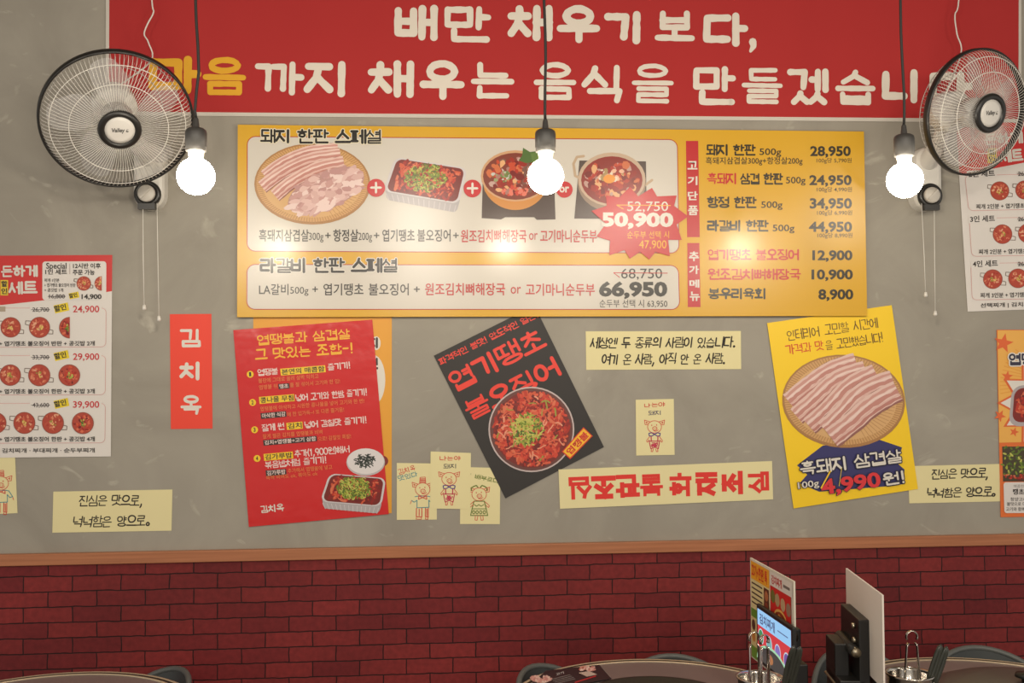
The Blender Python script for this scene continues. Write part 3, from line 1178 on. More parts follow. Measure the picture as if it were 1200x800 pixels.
# ---- orange poster mostly hidden behind the red one
orange, s = sheet('poster', [(296.8, 371.5), (459.2, 371.5), (459, 601), (297, 604)], .0012, 'orange poster mostly hidden behind the tilted red poster', 'poster', (226, 158, 44), .4)
pr = Print(s)
pr.ell(438, 445, 13.5, 29, (222, 216, 206))
pr.ell(441, 402, 5, 8, (222, 216, 206))
pr.up()
brush(pr, '지', (432, 408), (444.3, 408), 13, DARK, 2.6)
pr.stroke([(441.5, 420), (441.8, 427)], 2.2, DARK)
pr.stroke([(442, 431), (442, 431.6)], 2.2, DARK)
pr.build('poster_print', orange)
pr = Print(s)
pr.ell(446, 540, 9, 7, (130, 40, 36))
pr.build('bowl_picture', orange)

# ---- tilted red poster
RP = (206, 40, 40)
redp, s = sheet('poster', [(273.3, 386.6), (436.3, 374.4), (455.7, 602.2), (291.6, 617.2)], .0034, 'tilted red poster listing four numbered eating tips with yellow headings', 'poster', RP, .2, bump=(7, .22))
GY = (240, 180, 44)
pr = Print(s, k0=.0004, rough=.3)
brush(pr, '엽땡불과 삼겹살', (301.5, 405.2), (411.2, 397.2), 13, GY, 2.1, jitter=.015, gap=.14)
brush(pr, '그 맛있는 조합-!', (299, 422.2), (415, 414), 13.3, GY, 2.1, jitter=.015, gap=.14)
pr.build('headline_lettering', redp)
pr = Print(s, k0=.0004, rough=.3)
PINK = (232, 206, 200)
ORG = (226, 122, 66)
HL = (240, 200, 40)


def box_txt(quad, bg, t, fg, wt=.02):
    pr.poly(quad, bg)
    pr.up()
    tl, tr, br, bl = [np.array(q, float) for q in quad]
    e = (tr - tl) / np.linalg.norm(tr - tl)
    h = np.linalg.norm(bl - tl)
    typeset(pr, t, bl + e * 1.2 - np.array((0, h * .1)), br - e * 1.2 - np.array((0, h * .1)), h * .82, fg, wt)


def num(n, cx, cy):
    pr.ell(cx, cy, 4, 4, HL)
    pr.up()
    typeset(pr, n, (cx - 1.1, cy + 2.5), (cx + 1.3, cy + 2.3), 5, DARK, .03)


num('1', 293.2, 438.4)
brush(pr, '엽땡불', (302, 440.8), (326.5, 438.8), 8.6, PINK, 1.4, gap=.1)
box_txt([(328.2, 432), (381, 427.8), (381.8, 435.8), (329.2, 440)], HL, '본연의 매콤함', DARK)
brush(pr, '즐기기!', (384, 434.6), (411.5, 431.6), 8.6, PINK, 1.4, gap=.1)
typeset(pr, '불판에 그대로 올려 살짝 익히고', (303, 448.8), (373.5, 443.2), 5.4, ORG, .012)
typeset(pr, '엽땡불 위', (303.7, 456.6), (325, 454.8), 5.4, ORG, .012)
box_txt([(326, 449.8), (338.8, 448.8), (339.4, 454.8), (326.6, 456)], DARK, '땡초', PINK)
typeset(pr, '를 잘 섞어서 고기와 한 입!', (340, 453.8), (398.5, 449), 5.4, ORG, .012)
pr.build('tip', redp)
pr = Print(s, k0=.0004, rough=.3)
num('2', 296, 471.4)
box_txt([(303.4, 465), (344.5, 461.6), (345.3, 469.8), (304.2, 473.2)], HL, '콩나물 무침', DARK)
brush(pr, '넣어 고기와 한쌈 즐기기!', (346.5, 470.6), (431, 463.2), 8.8, PINK, 1.3, gap=.1)
typeset(pr, '엽땡불에 아삭하고 시원한 콩나물을 넣어 고기와 한 번!', (305.3, 481.8), (427, 472), 5.4, ORG, .012)
box_txt([(305.3, 484), (335.2, 481.4), (335.9, 488), (306, 490.8)], DARK, '아삭한 식감', PINK)
typeset(pr, '에 한 입가득~! 또 다른 즐거움!', (336.8, 488.2), (403.3, 482.2), 5.4, ORG, .012)
pr.build('tip', redp)
pr = Print(s, k0=.0004, rough=.3)
num('3', 298.4, 503.4)
brush(pr, '잘게 썬', (307, 505.8), (334, 503.2), 8.8, PINK, 1.4, gap=.1)
box_txt([(335.5, 495.4), (354.2, 493.8), (355, 502), (336.3, 503.6)], HL, '김치', DARK)
brush(pr, '넣어 감칠맛 즐기기!', (357, 502.2), (430.5, 495.8), 8.8, PINK, 1.4, gap=.1)
typeset(pr, '잘게 썰은 김치를 엽땡불과 비벼', (308, 514), (378, 508.4), 5.4, ORG, .012)
box_txt([(308.3, 515.6), (371, 510.4), (371.6, 516.8), (309, 522)], DARK, '김치+엽땡불+고기 삼합', PINK)
typeset(pr, '으로! 감칠맛 폭발!', (373, 517), (411.5, 513.4), 5.4, ORG, .012)
pr.build('tip', redp)
pr = Print(s, k0=.0004, rough=.3)
num('4', 301.3, 537)
box_txt([(308.8, 531.8), (343, 528.8), (343.8, 536.8), (309.6, 539.8)], HL, '김가루밥', DARK)
brush(pr, '추가(1,900원)해서', (345, 536), (410.5, 530.2), 8.8, PINK, 1.3, gap=.1)
brush(pr, '볶음밥처럼 즐기기!', (310.6, 549.2), (383.5, 542.6), 8.8, PINK, 1.3, gap=.1)
box_txt([(311.2, 551), (335.2, 549), (335.9, 555.8), (311.9, 558)], DARK, '김가루밥', PINK)
typeset(pr, '추가해서 엽땡불에 넣고', (337.5, 554.4), (389.5, 549.6), 5.4, ORG, .012)
typeset(pr, '쓱싹 비벼도 ok, 볶아도 ok', (312, 562.6), (372.5, 557.2), 5.4, ORG, .012)
pr.build('tip', redp)
pr = Print(s, k0=.0004, rough=.3)
brush(pr, '김치옥', (305.5, 601.4), (333.5, 598.6), 9.2, WHITE, 1.6, jitter=.03)
pr.build('logo_lettering', redp)
pr = Print(s, k0=.0004, rough=.3)
pr.ell(428.5, 541.3, 22.6, 16.2, (190, 182, 184))
pr.up()
pr.ell(428.5, 540.3, 21.6, 15, (222, 216, 216))
pr.up()
for _ in range(70):
    x, y = rnd_in(11.5, 7.5)
    a = random.uniform(0, PI)
    d = (math.cos(a) * 2.6, math.sin(a) * 1.8)
    pr.stroke([(428 + x - d[0], 539.5 + y - d[1]), (428 + x + d[0], 539.5 + y + d[1])], 1.2, random.choice([(40, 48, 40), (58, 64, 56), (34, 38, 36)]), n=4)
pr.build('seaweed_bowl_picture', redp)
pr = Print(s, k0=.0016, rough=.3)
c, ins = foil_tray(pr, (386, 554.5), (452.5, 560), (447, 593.5), (375, 587.5), 8)
tray_food(pr, c, ins, 120)
pr.build('squid_tray_picture', redp)

# ---- tilted black poster
blk, s = sheet('poster', [(508.4, 416.6), (626.5, 358), (707.8, 523.6), (592.3, 583.8)], .0025, 'tilted black poster with red lettering and a plate of spicy squid', 'poster', (46, 42, 40), .55)
HOT = (232, 60, 44)
pr = Print(s, k0=.0004)
brush(pr, '파격적인 불맛! 압도적인 얼큰맛!', (516.5, 428.5), (640, 367.5), 8.6, HOT, 1.35, gap=.12)
brush(pr, '엽기땡초', (533.5, 461.5), (644, 405), 27, HOT, 4.7, jitter=.03, gap=.13, n=10)
brush(pr, '불오징어', (551.5, 494.5), (660, 438.5), 25, HOT, 4.5, jitter=.03, gap=.13, n=10)
pr.build('headline_lettering', blk)
pr = Print(s, k0=.0012)
pr.ell(622.7, 503, 50.3, 50, (196, 180, 178), n=48)
pr.up()
pr.ell(622.7, 503, 48.6, 48.3, (104, 60, 54), n=48)
pr.up()
pr.ell(623, 503, 45, 45, (120, 36, 28), n=40)
pr.up()
noodles(pr, 622.5, 502.5, 47, 47, SQUID + [(206, 66, 44), (216, 90, 62)], 430, 3.2, (8, 18))
pr.up()
noodles(pr, 618, 503, 22, 21, ONION + [(190, 176, 80)], 150, 2.0, (4, 8))
noodles(pr, 622.5, 502.5, 44, 44, [(228, 150, 120), (150, 150, 60), (214, 96, 66)], 60, 1.6, (5, 12))
pr.build('squid_plate_picture', blk)
pr = Print(s, k0=.0034)
pr.poly([(658.3, 529), (683.8, 500.4), (694.6, 510.6), (668.2, 538)], (214, 56, 36))
pr.up()
pr.poly([(660, 528.9), (683.9, 502), (692.9, 510.5), (668.2, 536)], (244, 186, 40))
pr.up()
typeset(pr, '엽땡불', (668.6, 533.8), (690.8, 510.6), 8.6, (206, 44, 34), .03)
pr.build('name_tag_print', blk)


# ---- handwritten cream notes
def note(name, corners, depth, label, lines, group=None, cat='note'):
    o, s_ = sheet(name, corners, depth, label, cat, CREAM, .7, group=group, spec=.3)
    for t, p0, p1, h in lines:
        q = Print(s_, k0=.0003, rough=.7)
        brush(q, t, p0, p1, h, HANDINK, 1.65, jitter=.06, slant=.12, gap=.06, space=.5, n=6)
        q.build('handwriting', o)
    return o


note('paper_note', [(686.4, 388.1), (868.2, 387.7), (868.6, 432.4), (687, 433.3)], .0015, 'cream handwritten note below the yellow board, second line ending in a full stop',
     [('세상엔 두 종류의 사람이 있습니다.', (691.5, 408.5), (863, 407.5), 13.2), ('여기 온 사람, 아직 안 온 사람.', (705, 427.5), (851, 426.5), 13.2)])
note('paper_note', [(62.5, 575.9), (202, 573.4), (200.9, 621.6), (61.3, 624)], .0015, 'cream handwritten note low on the left wall, just above the wooden trim',
     [('진심은 맛으로,', (92.5, 593.6), (168.5, 592.2), 13.2), ('넉넉함은 양으로。', (85.5, 618.2), (177, 616.2), 13.6)])
note('paper_note', [(1064.4, 546), (1171.5, 543.4), (1171.8, 587.3), (1065.6, 589.6)], .0015, 'cream handwritten note tucked behind the corner of the yellow pork poster',
     [('진심은 맛으로,', (1091.5, 561.6), (1159.5, 560.2), 12), ('넉넉함은 양으로。', (1086, 583.6), (1167.5, 582), 12.2)])

# ---- fire warning strip, half of it upside down, half turned on its side
fire, s = sheet('fire_warning_strip', [(654.5, 550), (904.8, 540), (906, 585), (656.3, 596)], .0026, 'long cream paper strip with bold red characters stuck sideways and upside down', 'sign', CREAM, .7)
FR = (224, 52, 44)
pr = Print(s, rough=.65)
brush(pr, '불판조심', (777.3, 553.6), (664.5, 558.2), 28, FR, 6.0, gap=.2, square=True)
pr.build('upside_down_lettering', fire)
for ch, x0, y0, x1, y1 in (('화', 784.5, 553, 811.3, 581.7), ('재', 815.4, 552.3, 841, 580.3), ('조', 846, 551.4, 871.6, 578.8), ('심', 876, 550.7, 902.2, 577.8)):
    pr = Print(s, rough=.65)
    brush(pr, ch, (x1, y1), (x1 - .6, y0), x1 - x0, FR, 5.8, square=True)
    pr.build('sideways_lettering', fire)


# ---- doodle cards
PR, PT, PG, PN = (206, 70, 60), (60, 140, 150), (100, 120, 40), (70, 56, 130)


def pig(s_, cx, cy, sc_, kind, parent):
    """child's line drawing of a pig; cx, cy the middle of the head"""
    q = Print(s_, k0=.0003, rough=.7)
    w = .75

    def st(pts, c=PR, ww=w, closed=False):
        q.stroke([(cx + x * sc_, cy + y * sc_) for x, y in pts], ww, c, closed, n=5)
    st(_circ(0, 0, 8.6, 7.6, 20))
    st(_circ(.3, 2, 2.8, 2.3, 12))
    for x in (-.7, 1.3):
        st([(x, 1.6), (x, 2.4)])
    st([(-3.4, -2.4), (-3.4, -1.4)], ww=1)
    st([(2.6, -2.8), (2.6, -1.8)], ww=1)
    st([(-1, 5.0), (2, 5.4), (4.6, 3.6)])
    for sx in (-1, 1):
        st([(sx * 5.2, -6), (sx * 12.4, -8.4), (sx * 11.6, -2.8), (sx * 7.8, -2.6)])
        st([(sx * 7.8, -4.6), (sx * 10.4, -6.2), (sx * 9.8, -4)])
    if kind == 'hat':
        st([(-3.6, -7.6), (-3, -14), (3, -14.4), (3.6, -7.8)], closed=True)
        for y in (-9, -10.6, -12.2):
            st([(-3, y), (3, y - .2)], ww=1.1)
        st([(-9, 8.6), (-5, 7.8), (5, 7.8), (9, 8.6), (13.2, 15), (10, 16), (7.2, 12.6), (7.4, 21), (-6.6, 21.6), (-6.6, 12.8), (-10, 15), (-13, 13)], PT, .9)
        st([(-13, 13), (-14.4, 17)], PR)
        st([(13.2, 15), (14.2, 18.6)], PR)
        for sx in (-1, 1):
            st([(0, 9.6), (sx * 4.6, 7.6), (sx * 4.8, 11.6), (0, 9.6)], PR, 1.0)
        for x0, x1 in ((-7.2, -1), (3.4, 6.6)):
            st([(x0, 22), (x0 - .2, 32), (x1, 32.4), (x1, 22)], PR, 1.1)
            st([((x0 + x1) / 2, 23), ((x0 + x1) / 2, 31)], PR, 1.1)
            st([(x0, 33), (x0 - .4, 34.8), (x1 - .5, 35), (x1 - .5, 33)], PR)
    elif kind == 'tie':
        for sx in (-1, 1):
            st([(0, 9.2), (sx * 3.6, 7.2), (sx * 7, 8), (sx * 6.4, 11.2), (sx * 3, 11.2), (0, 9.2)], PN, 1.1)
            st([(sx * 6, 12), (sx * 9.8, 17), (sx * 9, 19), (sx * 6.4, 16)], PR)
            st([(sx * 4.2, 11.6), (sx * 4, 18)], (190, 50, 80), 1.3)
            st([(sx * 1.4, 27), (sx * 2.4, 30.6), (sx * 4.2, 30.4), (sx * 3.8, 27)], PR)
        st([(-6.6, 17.6), (6.4, 17.6), (4.6, 27), (.4, 25), (-4.6, 27)], (190, 50, 80), 1.1, True)
        for i in range(16):
            st([(random.uniform(-4.6, 4.4), random.uniform(19, 25)) for _ in range(2)], (196, 60, 86), .8)
    else:
        for sx in (-1, 1):
            st([(sx * 8.8, -4.4), (sx * 9.4, -7.4), (sx * 6, -9.4), (sx * 3.4, -10.4), (sx * 1.4, -8.2)], PG, 1.3)
            st([(sx * 6, 8), (sx * 12, 13.4), (sx * 11, 15.4), (sx * 6.6, 12)], PR)
            st([(sx * 1.4, 25), (sx * 2.4, 30.4), (sx * 4.8, 30), (sx * 4.4, 25)], PR)
        st([(-6, 8), (6, 8), (8, 16), (10, 24.8), (-10, 24.8), (-8, 16)], PG, 1.1, True)
        st([(-5.6, 12), (-3, 14), (-.4, 12), (2.4, 14), (5.4, 12)], PG, .9)
        st([(-7.4, 17), (7.4, 17)], PG, .9)
        for x in (-6.4, -2.4, 1.8, 6):
            st(_circ(x, 21, 1.4, 2, 8), PG, 1.0)
    return q.build('pig_drawing', parent)


def scribble(s_, o, t, p0, p1, h, c):
    q = Print(s_, k0=.0003, rough=.7)
    brush(q, t, p0, p1, h, c, .85, jitter=.08, n=5)
    q.build('handwriting', o)


def card(corners, depth, label):
    return sheet('doodle_card', corners, depth, label, 'card', CREAM, .7, group='pig doodle cards on the wall', spec=.3)


ca, s = card([(465, 542.3), (512, 543), (511.9, 608.6), (465, 609)], .0015, 'cream doodle card of a pig in red hat and teal shirt, leftmost of three')
pig(s, 495.3, 573.2, 1.0, 'hat', ca)
scribble(s, ca, '김치옥', (467.5, 556.5), (488, 550.5), 7, PR)
scribble(s, ca, '맛있다', (467.5, 564), (490, 557.5), 6.4, PT)
cb_, s = card([(504.6, 528.8), (551.9, 530.6), (551.2, 596.5), (504, 595.6)], .0028, 'cream card with a pig doodle in a bow tie, topmost middle one of three')
pig(s, 526.3, 561, 1.0, 'tie', cb_)
scribble(s, cb_, '나는야', (515, 539.5), (540, 539.5), 5.6, PR)
scribble(s, cb_, '돼지', (519.5, 549), (535.5, 548.6), 5.6, (50, 50, 70))
cc, s = card([(539.6, 547), (586.4, 548.2), (585.7, 614), (539.1, 613.8)], .0015, 'cream card with a pig doodle in a green dress, partly under the black poster')
pig(s, 561.5, 579, 1.0, 'dress', cc)
scribble(s, cc, '배부르다', (556, 560.5), (584, 566.5), 5.6, PG)
q = Print(s, k0=.0003, rough=.7)
q.stroke([(551, 556), (551.3, 555)], 1.6, PG)
q.build('pencil_mark', cc)
cdd, s = card([(745, 468.2), (789.6, 467.2), (790.6, 532.8), (745.6, 533.6)], .0015, 'cream doodle card of a bow tied pig, alone above the red lettered strip')
pig(s, 767, 500, .95, 'tie', cdd)
scribble(s, cdd, '나는야', (755, 477.5), (779, 476.5), 5.4, PR)
scribble(s, cdd, '돼지', (759.5, 487), (775, 486), 5.4, (60, 52, 96))
ce, s = card([(-30, 536.5), (17.6, 535), (20.5, 601), (-28, 603.5)], .0015, 'cream doodle card of a red and teal pig under the left menu poster')
pig(s, 1, 566, 1.05, 'hat', ce)

# ---- yellow pork poster
pork, s = sheet('poster', [(899, 378.4), (1045, 357.4), (1075.8, 572.7), (930, 595.6)], .0042, 'tilted bright yellow poster with raw pork belly on a basket', 'poster', (248, 206, 24), .4)
pr = Print(s, k0=.0004)
PB = (96, 62, 20)
brush(pr, '인테리어 고민할 시간에', (923, 399.5), (1029.5, 384), 12.5, PB, 1.1, jitter=.05, gap=.06, space=.6, n=6)
brush(pr, '가격과 맛', (921, 416.5), (966.5, 410), 12, (214, 80, 30), 1.4, jitter=.05, gap=.06, n=6)
brush(pr, '을 고민했습니다!', (968, 411), (1036, 400.5), 12, PB, 1.1, jitter=.05, gap=.06, n=6)
pr.build('handwriting', pork)
NAVY = (52, 50, 104)
pr = Print(s, k0=.0004)
pr.poly([(964, 522), (1026, 513.5), (1057, 524), (1052, 543), (1060, 550), (1059, 567), (1035, 570), (960, 576), (937, 566), (946, 556), (934, 545)], NAVY)
pr.build('navy_panel', pork)
pr = Print(s, k0=.0012, jit=.00003)
basket(pr, 988.6, 470, 72, 54.5, .06)
for pts, w in (([(924, 470), (946, 452), (972, 434), (1003, 423)], 20), ([(933, 487), (955, 468), (982, 444), (1014, 433)], 21), ([(948, 499), (970, 479), (996, 452), (1026, 436)], 21),
               ([(966, 503), (986, 484), (1012, 458), (1046, 444)], 22), ([(974, 513), (995, 497), (1022, 474), (1052, 457)], 24)):
    pork_slice(pr, pts, w)
pr.build('pork_belly_picture', pork)
pr = Print(s, k0=.0050)
brush(pr, '흑돼지 삼겹살', (937.5, 557.5), (1057, 541.8), 17, WHITE, 2.7, jitter=.015, outline=(40, 36, 56), ow=1.2, gap=.12)
brush(pr, '원!', (1034.8, 569.5), (1061.5, 565.5), 15.5, WHITE, 2.6, outline=(40, 36, 56), ow=1.2)
typeset(pr, '100g', (936, 575), (960.5, 571.5), 10, WHITE, .01, outline=(40, 36, 56), ow=.06)
typeset(pr, '4,990', (964, 583), (1033.5, 573), 21, (220, 50, 56), .03, outline=(40, 36, 56), ow=.035)
pr.stroke([(972.3, 551.5), (961.5, 571.5)], 1.6, (246, 200, 40), n=4)
pr.stroke([(985.5, 548), (982.5, 569)], .7, (220, 190, 60), n=4)
pr.build('price_lettering', pork)


# ---- stew menus at both edges
def yellow_tag(pr, cx, cy, w, h, rot):
    c, s_ = math.cos(rot), math.sin(rot)
    pts = [(cx + x * c - y * s_, cy + x * s_ + y * c) for x, y in ((-w / 2, -h / 2), (w / 2, -h / 2), (w / 2, h / 2), (-w / 2, h / 2))]
    pr.poly(pts, (232, 206, 40))
    pr.up()
    p0 = (cx - w * .42 * c - h * .36 * s_ * -1, cy - w * .42 * s_ + h * .36 * c)
    p1 = (cx + w * .42 * c + h * .36 * s_, cy + w * .42 * s_ + h * .36 * c)
    typeset(pr, '할인', p0, p1, h * .76, DARK, .03)


def struck(pr, t, x0, x1, y, h):
    typeset(pr, t, (x0, y + 1), (x1, y + 1), h + 1, (84, 76, 74), .02)
    pr.stroke([(x0 - 1, y - h * .45), (x1 + 1, y - h * .45)], .7, (70, 62, 60), n=4)


PINKLINE = (214, 150, 148)
WP = (226, 220, 214)


def outline_box(pr, quad, r=5):
    pr.rrect(quad, r, PINKLINE, grow=.5)
    pr.up()
    pr.rrect(quad, r, WP)
    pr.up()


menuL, s = sheet('menu_poster', [(-74, 300), (131.6, 298.6), (129.8, 534.6), (-74, 537)], .0030, 'white and red stew set menu poster hanging at the left edge of the wall', 'poster', WP, .25, bump=(6, .18))
pr = Print(s, k0=.0004, rough=.28)
MR = (206, 52, 50)
pr.poly([(-74, 300), (131.6, 298.6), (131.2, 341), (100, 346), (49.5, 352), (0, 357.5), (-74, 362)], MR)
pr.build('red_header', menuL)
pr = Print(s, k0=.0012, rough=.28)
brush(pr, '든하게', (1, 325), (44.5, 324.5), 14, WHITE, 2.6, jitter=.02)
brush(pr, '세트', (10, 345), (44.5, 344.5), 15.5, WHITE, 2.8, jitter=.02)
pr.poly([(.5, 328), (9.5, 328), (9.5, 346), (.5, 346)], (226, 196, 60))
pr.up()
typeset(pr, '할', (1.5, 336), (8.5, 336), 7, DARK, .03)
typeset(pr, '인', (1.5, 344.5), (8.5, 344.5), 7, DARK, .03)
pr.build('headline_lettering', menuL)
pr = Print(s, k0=.0012, rough=.28)
pr.rrect([(49.7, 306.3), (124.6, 306), (124.4, 351), (49.6, 351.6)], 3.5, WP)
pr.up()
typeset(pr, 'Special', (54, 317), (78, 317), 9.2, DARK, .02)
typeset(pr, '1인 세트', (53, 321.6), (78.5, 321.6), 6.4, DARK, .03)
pr.stroke([(82, 309), (82, 321)], .5, (150, 120, 116), n=4)
typeset(pr, '12시반 이후', (85.5, 314.6), (118, 314.6), 6.4, DARK, .03)
typeset(pr, '주문 가능', (85.2, 322.2), (111, 322.2), 6.4, DARK, .03)
typeset(pr, '찌개 1인분', (52, 330.5), (69.5, 330.5), 4.4, DARK, .015)
typeset(pr, '+ 엽기땡초 불오징어 반판', (52, 336.2), (88.5, 336.2), 4.4, DARK, .015)
typeset(pr, '+ 공깃밥 1개', (52, 342), (74, 342), 4.4, DARK, .015)
struck(pr, '16,800', 57.5, 76, 349.4, 4.8)
yellow_tag(pr, 86.7, 346, 11.5, 7, -.2)
typeset(pr, '14,900', (95.5, 351.3), (119, 351.3), 6.8, DARK, .03)
stew_pot(pr, 98.2, 332, 8.5)
stew_pot(pr, 119.2, 332, 8.5, half=True)
pr.build('single_set_box', menuL)
for bx, price, old, pots, cap, yy in (
        ([(-60, 361), (124, 361.2), (123.6, 406), (-60, 406.6)], '24,900', '26,700', ((12.5, 383.4, 12, 0, 0), (46.3, 383.5, 12.4, 0, 0), (81.8, 383.8, 12.6, 1, 1)), '찌개 2인분 + 엽기땡초 불오징어 반판 + 공깃밥 2개', 405),
        ([(-60, 416.8), (123.6, 416.8), (123, 462), (-60, 462.6)], '29,900', '33,700', ((12, 439.4, 12.6, 0, 0), (46, 439.5, 13, 0, 0), (81.2, 439.5, 12.8, 1, 0)), '찌개 2인분 + 엽기땡초 불오징어 한판 + 공깃밥 3개', 461),
        ([(-60, 472.8), (123.2, 472.8), (122.6, 518.4), (-60, 519)], '39,900', '43,600', ((-5, 495.4, 12.6, 0, 0), (28.5, 495.4, 12.9, 0, 0), (62, 495.4, 12.9, 0, 0), (97, 495.6, 12.9, 1, 0)), '찌개 3인분 + 엽기땡초 불오징어 한판 + 공깃밥 4개', 517)):
    pr = Print(s, k0=.0012, rough=.28)
    outline_box(pr, bx)
    y = bx[0][1]
    pr.poly([(35, y - 3), (119, y - 3), (119, y + 3), (35, y + 3)], WP)
    pr.up()
    struck(pr, old, 38, 57.5, y + 4, 5)
    yellow_tag(pr, 72, y - .3, 17, 9.6, -.22)
    typeset(pr, price, (85.5, y + 6.2), (116.3, y + 6.2), 9.2, (200, 52, 56), .015)
    for x_, y_, r_, g_, h_ in pots:
        stew_pot(pr, x_, y_, r_, bool(g_), bool(h_), handles=not g_)
    typeset(pr, cap, (-34, yy + .6), (111, yy), 5.8, DARK, .018)
    pr.build('set_box', menuL)
pr = Print(s, k0=.0012, rough=.28)
typeset(pr, '선택찌개 | 김치찌개 · 부대찌개 · 순두부찌개', (-34, 531.6), (111, 531), 6.4, DARK, .018)
pr.build('footer_lettering', menuL)
pr = Print(s, k0=.0020, rough=.28)
pr.poly([(-10, 359), (6.3, 359), (6.3, 365), (-10, 365)], (176, 160, 140))
pr.build('size_tag', menuL)

menuR, s = sheet('menu_poster', [(1120, 142), (1262, 138), (1262, 360.5), (1134, 365)], .0030, 'white and red stew set menu poster behind the right fan', 'poster', WP, .22, bump=(6, .18))
pr = Print(s, k0=.0004, rough=.25)
pr.poly([(1120, 142), (1262, 138), (1262, 184), (1200, 190.5), (1124.5, 205)], MR)
pr.build('red_header', menuR)
pr = Print(s, k0=.0012, rough=.25)
brush(pr, '든하게', (1153, 171), (1199, 168), 14, WHITE, 2.6)
brush(pr, '세트', (1172, 191.5), (1199.5, 188.8), 15, WHITE, 2.8)
pr.poly([(1157, 174), (1168, 173), (1168.5, 190), (1157.5, 191)], (226, 196, 60))
pr.up()
brush(pr, '할', (1158.5, 182), (1167, 181.6), 7, DARK, 1.2)
brush(pr, '인', (1158.7, 190), (1167.2, 189.4), 7, DARK, 1.2)
pr.build('headline_lettering', menuR)
for bx, head, hp, pots, cap, cp in (
        ([(1131, 206), (1255, 203), (1255, 244), (1135.5, 246.5)], '2인 세트', ((1135, 208), (1166, 206.5)), ((1171.5, 223.6, 11.2), (1201, 222.5, 11.2)), '찌개 2인분 + 엽기땡초 불오징어 반판', ((1144, 245), (1238, 243))),
        ([(1136, 256), (1255, 254), (1255, 298), (1139, 300)], '3인 세트', ((1137, 260.5), (1166, 259.5)), ((1174.8, 274.3, 11.5), (1204.5, 273.3, 11.5)), '찌개 2인분 + 엽기땡초 불오징어 한판', ((1147, 298), (1241, 296.5))),
        ([(1138, 309), (1255, 307), (1255, 349), (1139.5, 351)], '4인 세트', ((1140, 313), (1169.5, 312)), ((1163.5, 327, 11.5), (1193, 326, 11.5)), '찌개 3인분 + 엽기땡초 불오징어 한판', ((1149, 349), (1243, 347.5)))):
    pr = Print(s, k0=.0012, rough=.25)
    outline_box(pr, bx)
    pr.poly([(hp[0][0] - 2, hp[0][1] - 8), (hp[1][0] + 2, hp[1][1] - 8), (hp[1][0] + 2, hp[1][1] + 1), (hp[0][0] - 2, hp[0][1] + 1)], WP)
    pr.up()
    typeset(pr, head, hp[0], hp[1], 7.6, DARK, .025)
    for x_, y_, r_ in pots:
        stew_pot(pr, x_, y_, r_)
    typeset(pr, cap, cp[0], cp[1], 6, DARK, .018)
    struck(pr, '26,700', 1193, 1212, hp[1][1] - .5, 5)
    pr.build('set_box', menuR)
pr = Print(s, k0=.0012, rough=.25)
typeset(pr, '선택찌개 | 김치찌개 · 부대찌개', (1149, 361.3), (1250, 358.5), 6.2, DARK, .018)
pr.build('footer_lettering', menuR)

# ---- orange poster at the right edge
orgR, s = sheet('poster', [(1168, 386.3), (1285, 386), (1287, 604), (1172.7, 605.8)], .0030, 'orange poster with stars and a white burst at the right edge of the wall', 'poster', (226, 112, 48), .45)
pr = Print(s, k0=.0004)
pr.poly([(1169, 387), (1284, 387), (1285, 516), (1171, 518.5)], (238, 178, 84))
pr.up()
for i in range(13):
    a = PI * .6 + i * .075
    pr.stroke([(1238 + 30 * math.cos(a + .5), 450 - 30 * math.sin(a + .5)), (1238 + 66 * math.cos(a + .5), 452 - 62 * math.sin(a + .5))], 1.2, (232, 160, 66), n=4)
pr.up()


def star(cx, cy, r, rot=0.0, c=(226, 104, 50)):
    pr.poly([(cx + (r if i % 2 == 0 else r * .42) * math.sin(i * PI / 5 + rot), cy - (r if i % 2 == 0 else r * .42) * math.cos(i * PI / 5 + rot)) for i in range(10)], c)


star(1176, 402, 12, .2)
star(1180.5, 441, 7, .1)
star(1188.5, 506, 6, .3)
star(1171.8, 487, 7.5, .5)
pr.up()
pts = []
for i in range(24):
    a = 2 * PI * i / 24
    r = 1.0 if i % 2 == 0 else .70
    pts.append((1226 + 58 * r * math.cos(a), 472 + 56 * r * math.sin(a)))
pr.poly(pts, (222, 104, 50))
pr.up()
pr.poly([(1227 + (x - 1226) * .94, 472 + (y - 472) * .94) for x, y in pts], (226, 220, 212))
pr.up()
pr.rrect([(1186, 452), (1262, 448), (1262, 496), (1182, 500)], 12, (176, 168, 170))
pr.up()
pr.rrect([(1189, 455), (1260, 451), (1260, 492), (1186, 495)], 10, (130, 36, 28))
pr.up()
noodles(pr, 1212, 474, 24, 18, SQUID, 90, 3.4, (6, 14))
pr.build('burst_picture', orgR)
pr = Print(s, k0=.0040)
brush(pr, '엽땡불', (1181, 428.5), (1226, 428), 15, (48, 44, 66), 3.0, outline=(230, 224, 214), ow=1.4)
pr.build('headline_lettering', orgR)
pr = Print(s, k0=.0004)
pr.poly([(1174.4, 523), (1280, 523), (1280, 564), (1175.4, 564)], (70, 60, 36))
pr.up()
for _ in range(90):
    x, y = random.uniform(1176, 1212), random.uniform(524, 556)
    pr.stroke([(x, y), (x + random.uniform(-3, 3), y + random.uniform(-3, 3))], 2, random.choice(ONION), n=5)
for _ in range(34):
    x, y = random.uniform(1177, 1212), random.uniform(556, 562)
    pr.stroke([(x, y), (x + random.uniform(-3, 3), y + random.uniform(-1, 1))], 2, random.choice(SQUID), n=5)
pr.build('green_onion_picture', orgR)
pr = Print(s, k0=.0018)
pr.rrect([(1176, 565), (1280, 564), (1281, 600), (1177, 601)], 3, (224, 218, 214))
pr.up()
typeset(pr, '매콤한', (1188, 571.5), (1200, 571.5), 4, (110, 104, 100), .0)
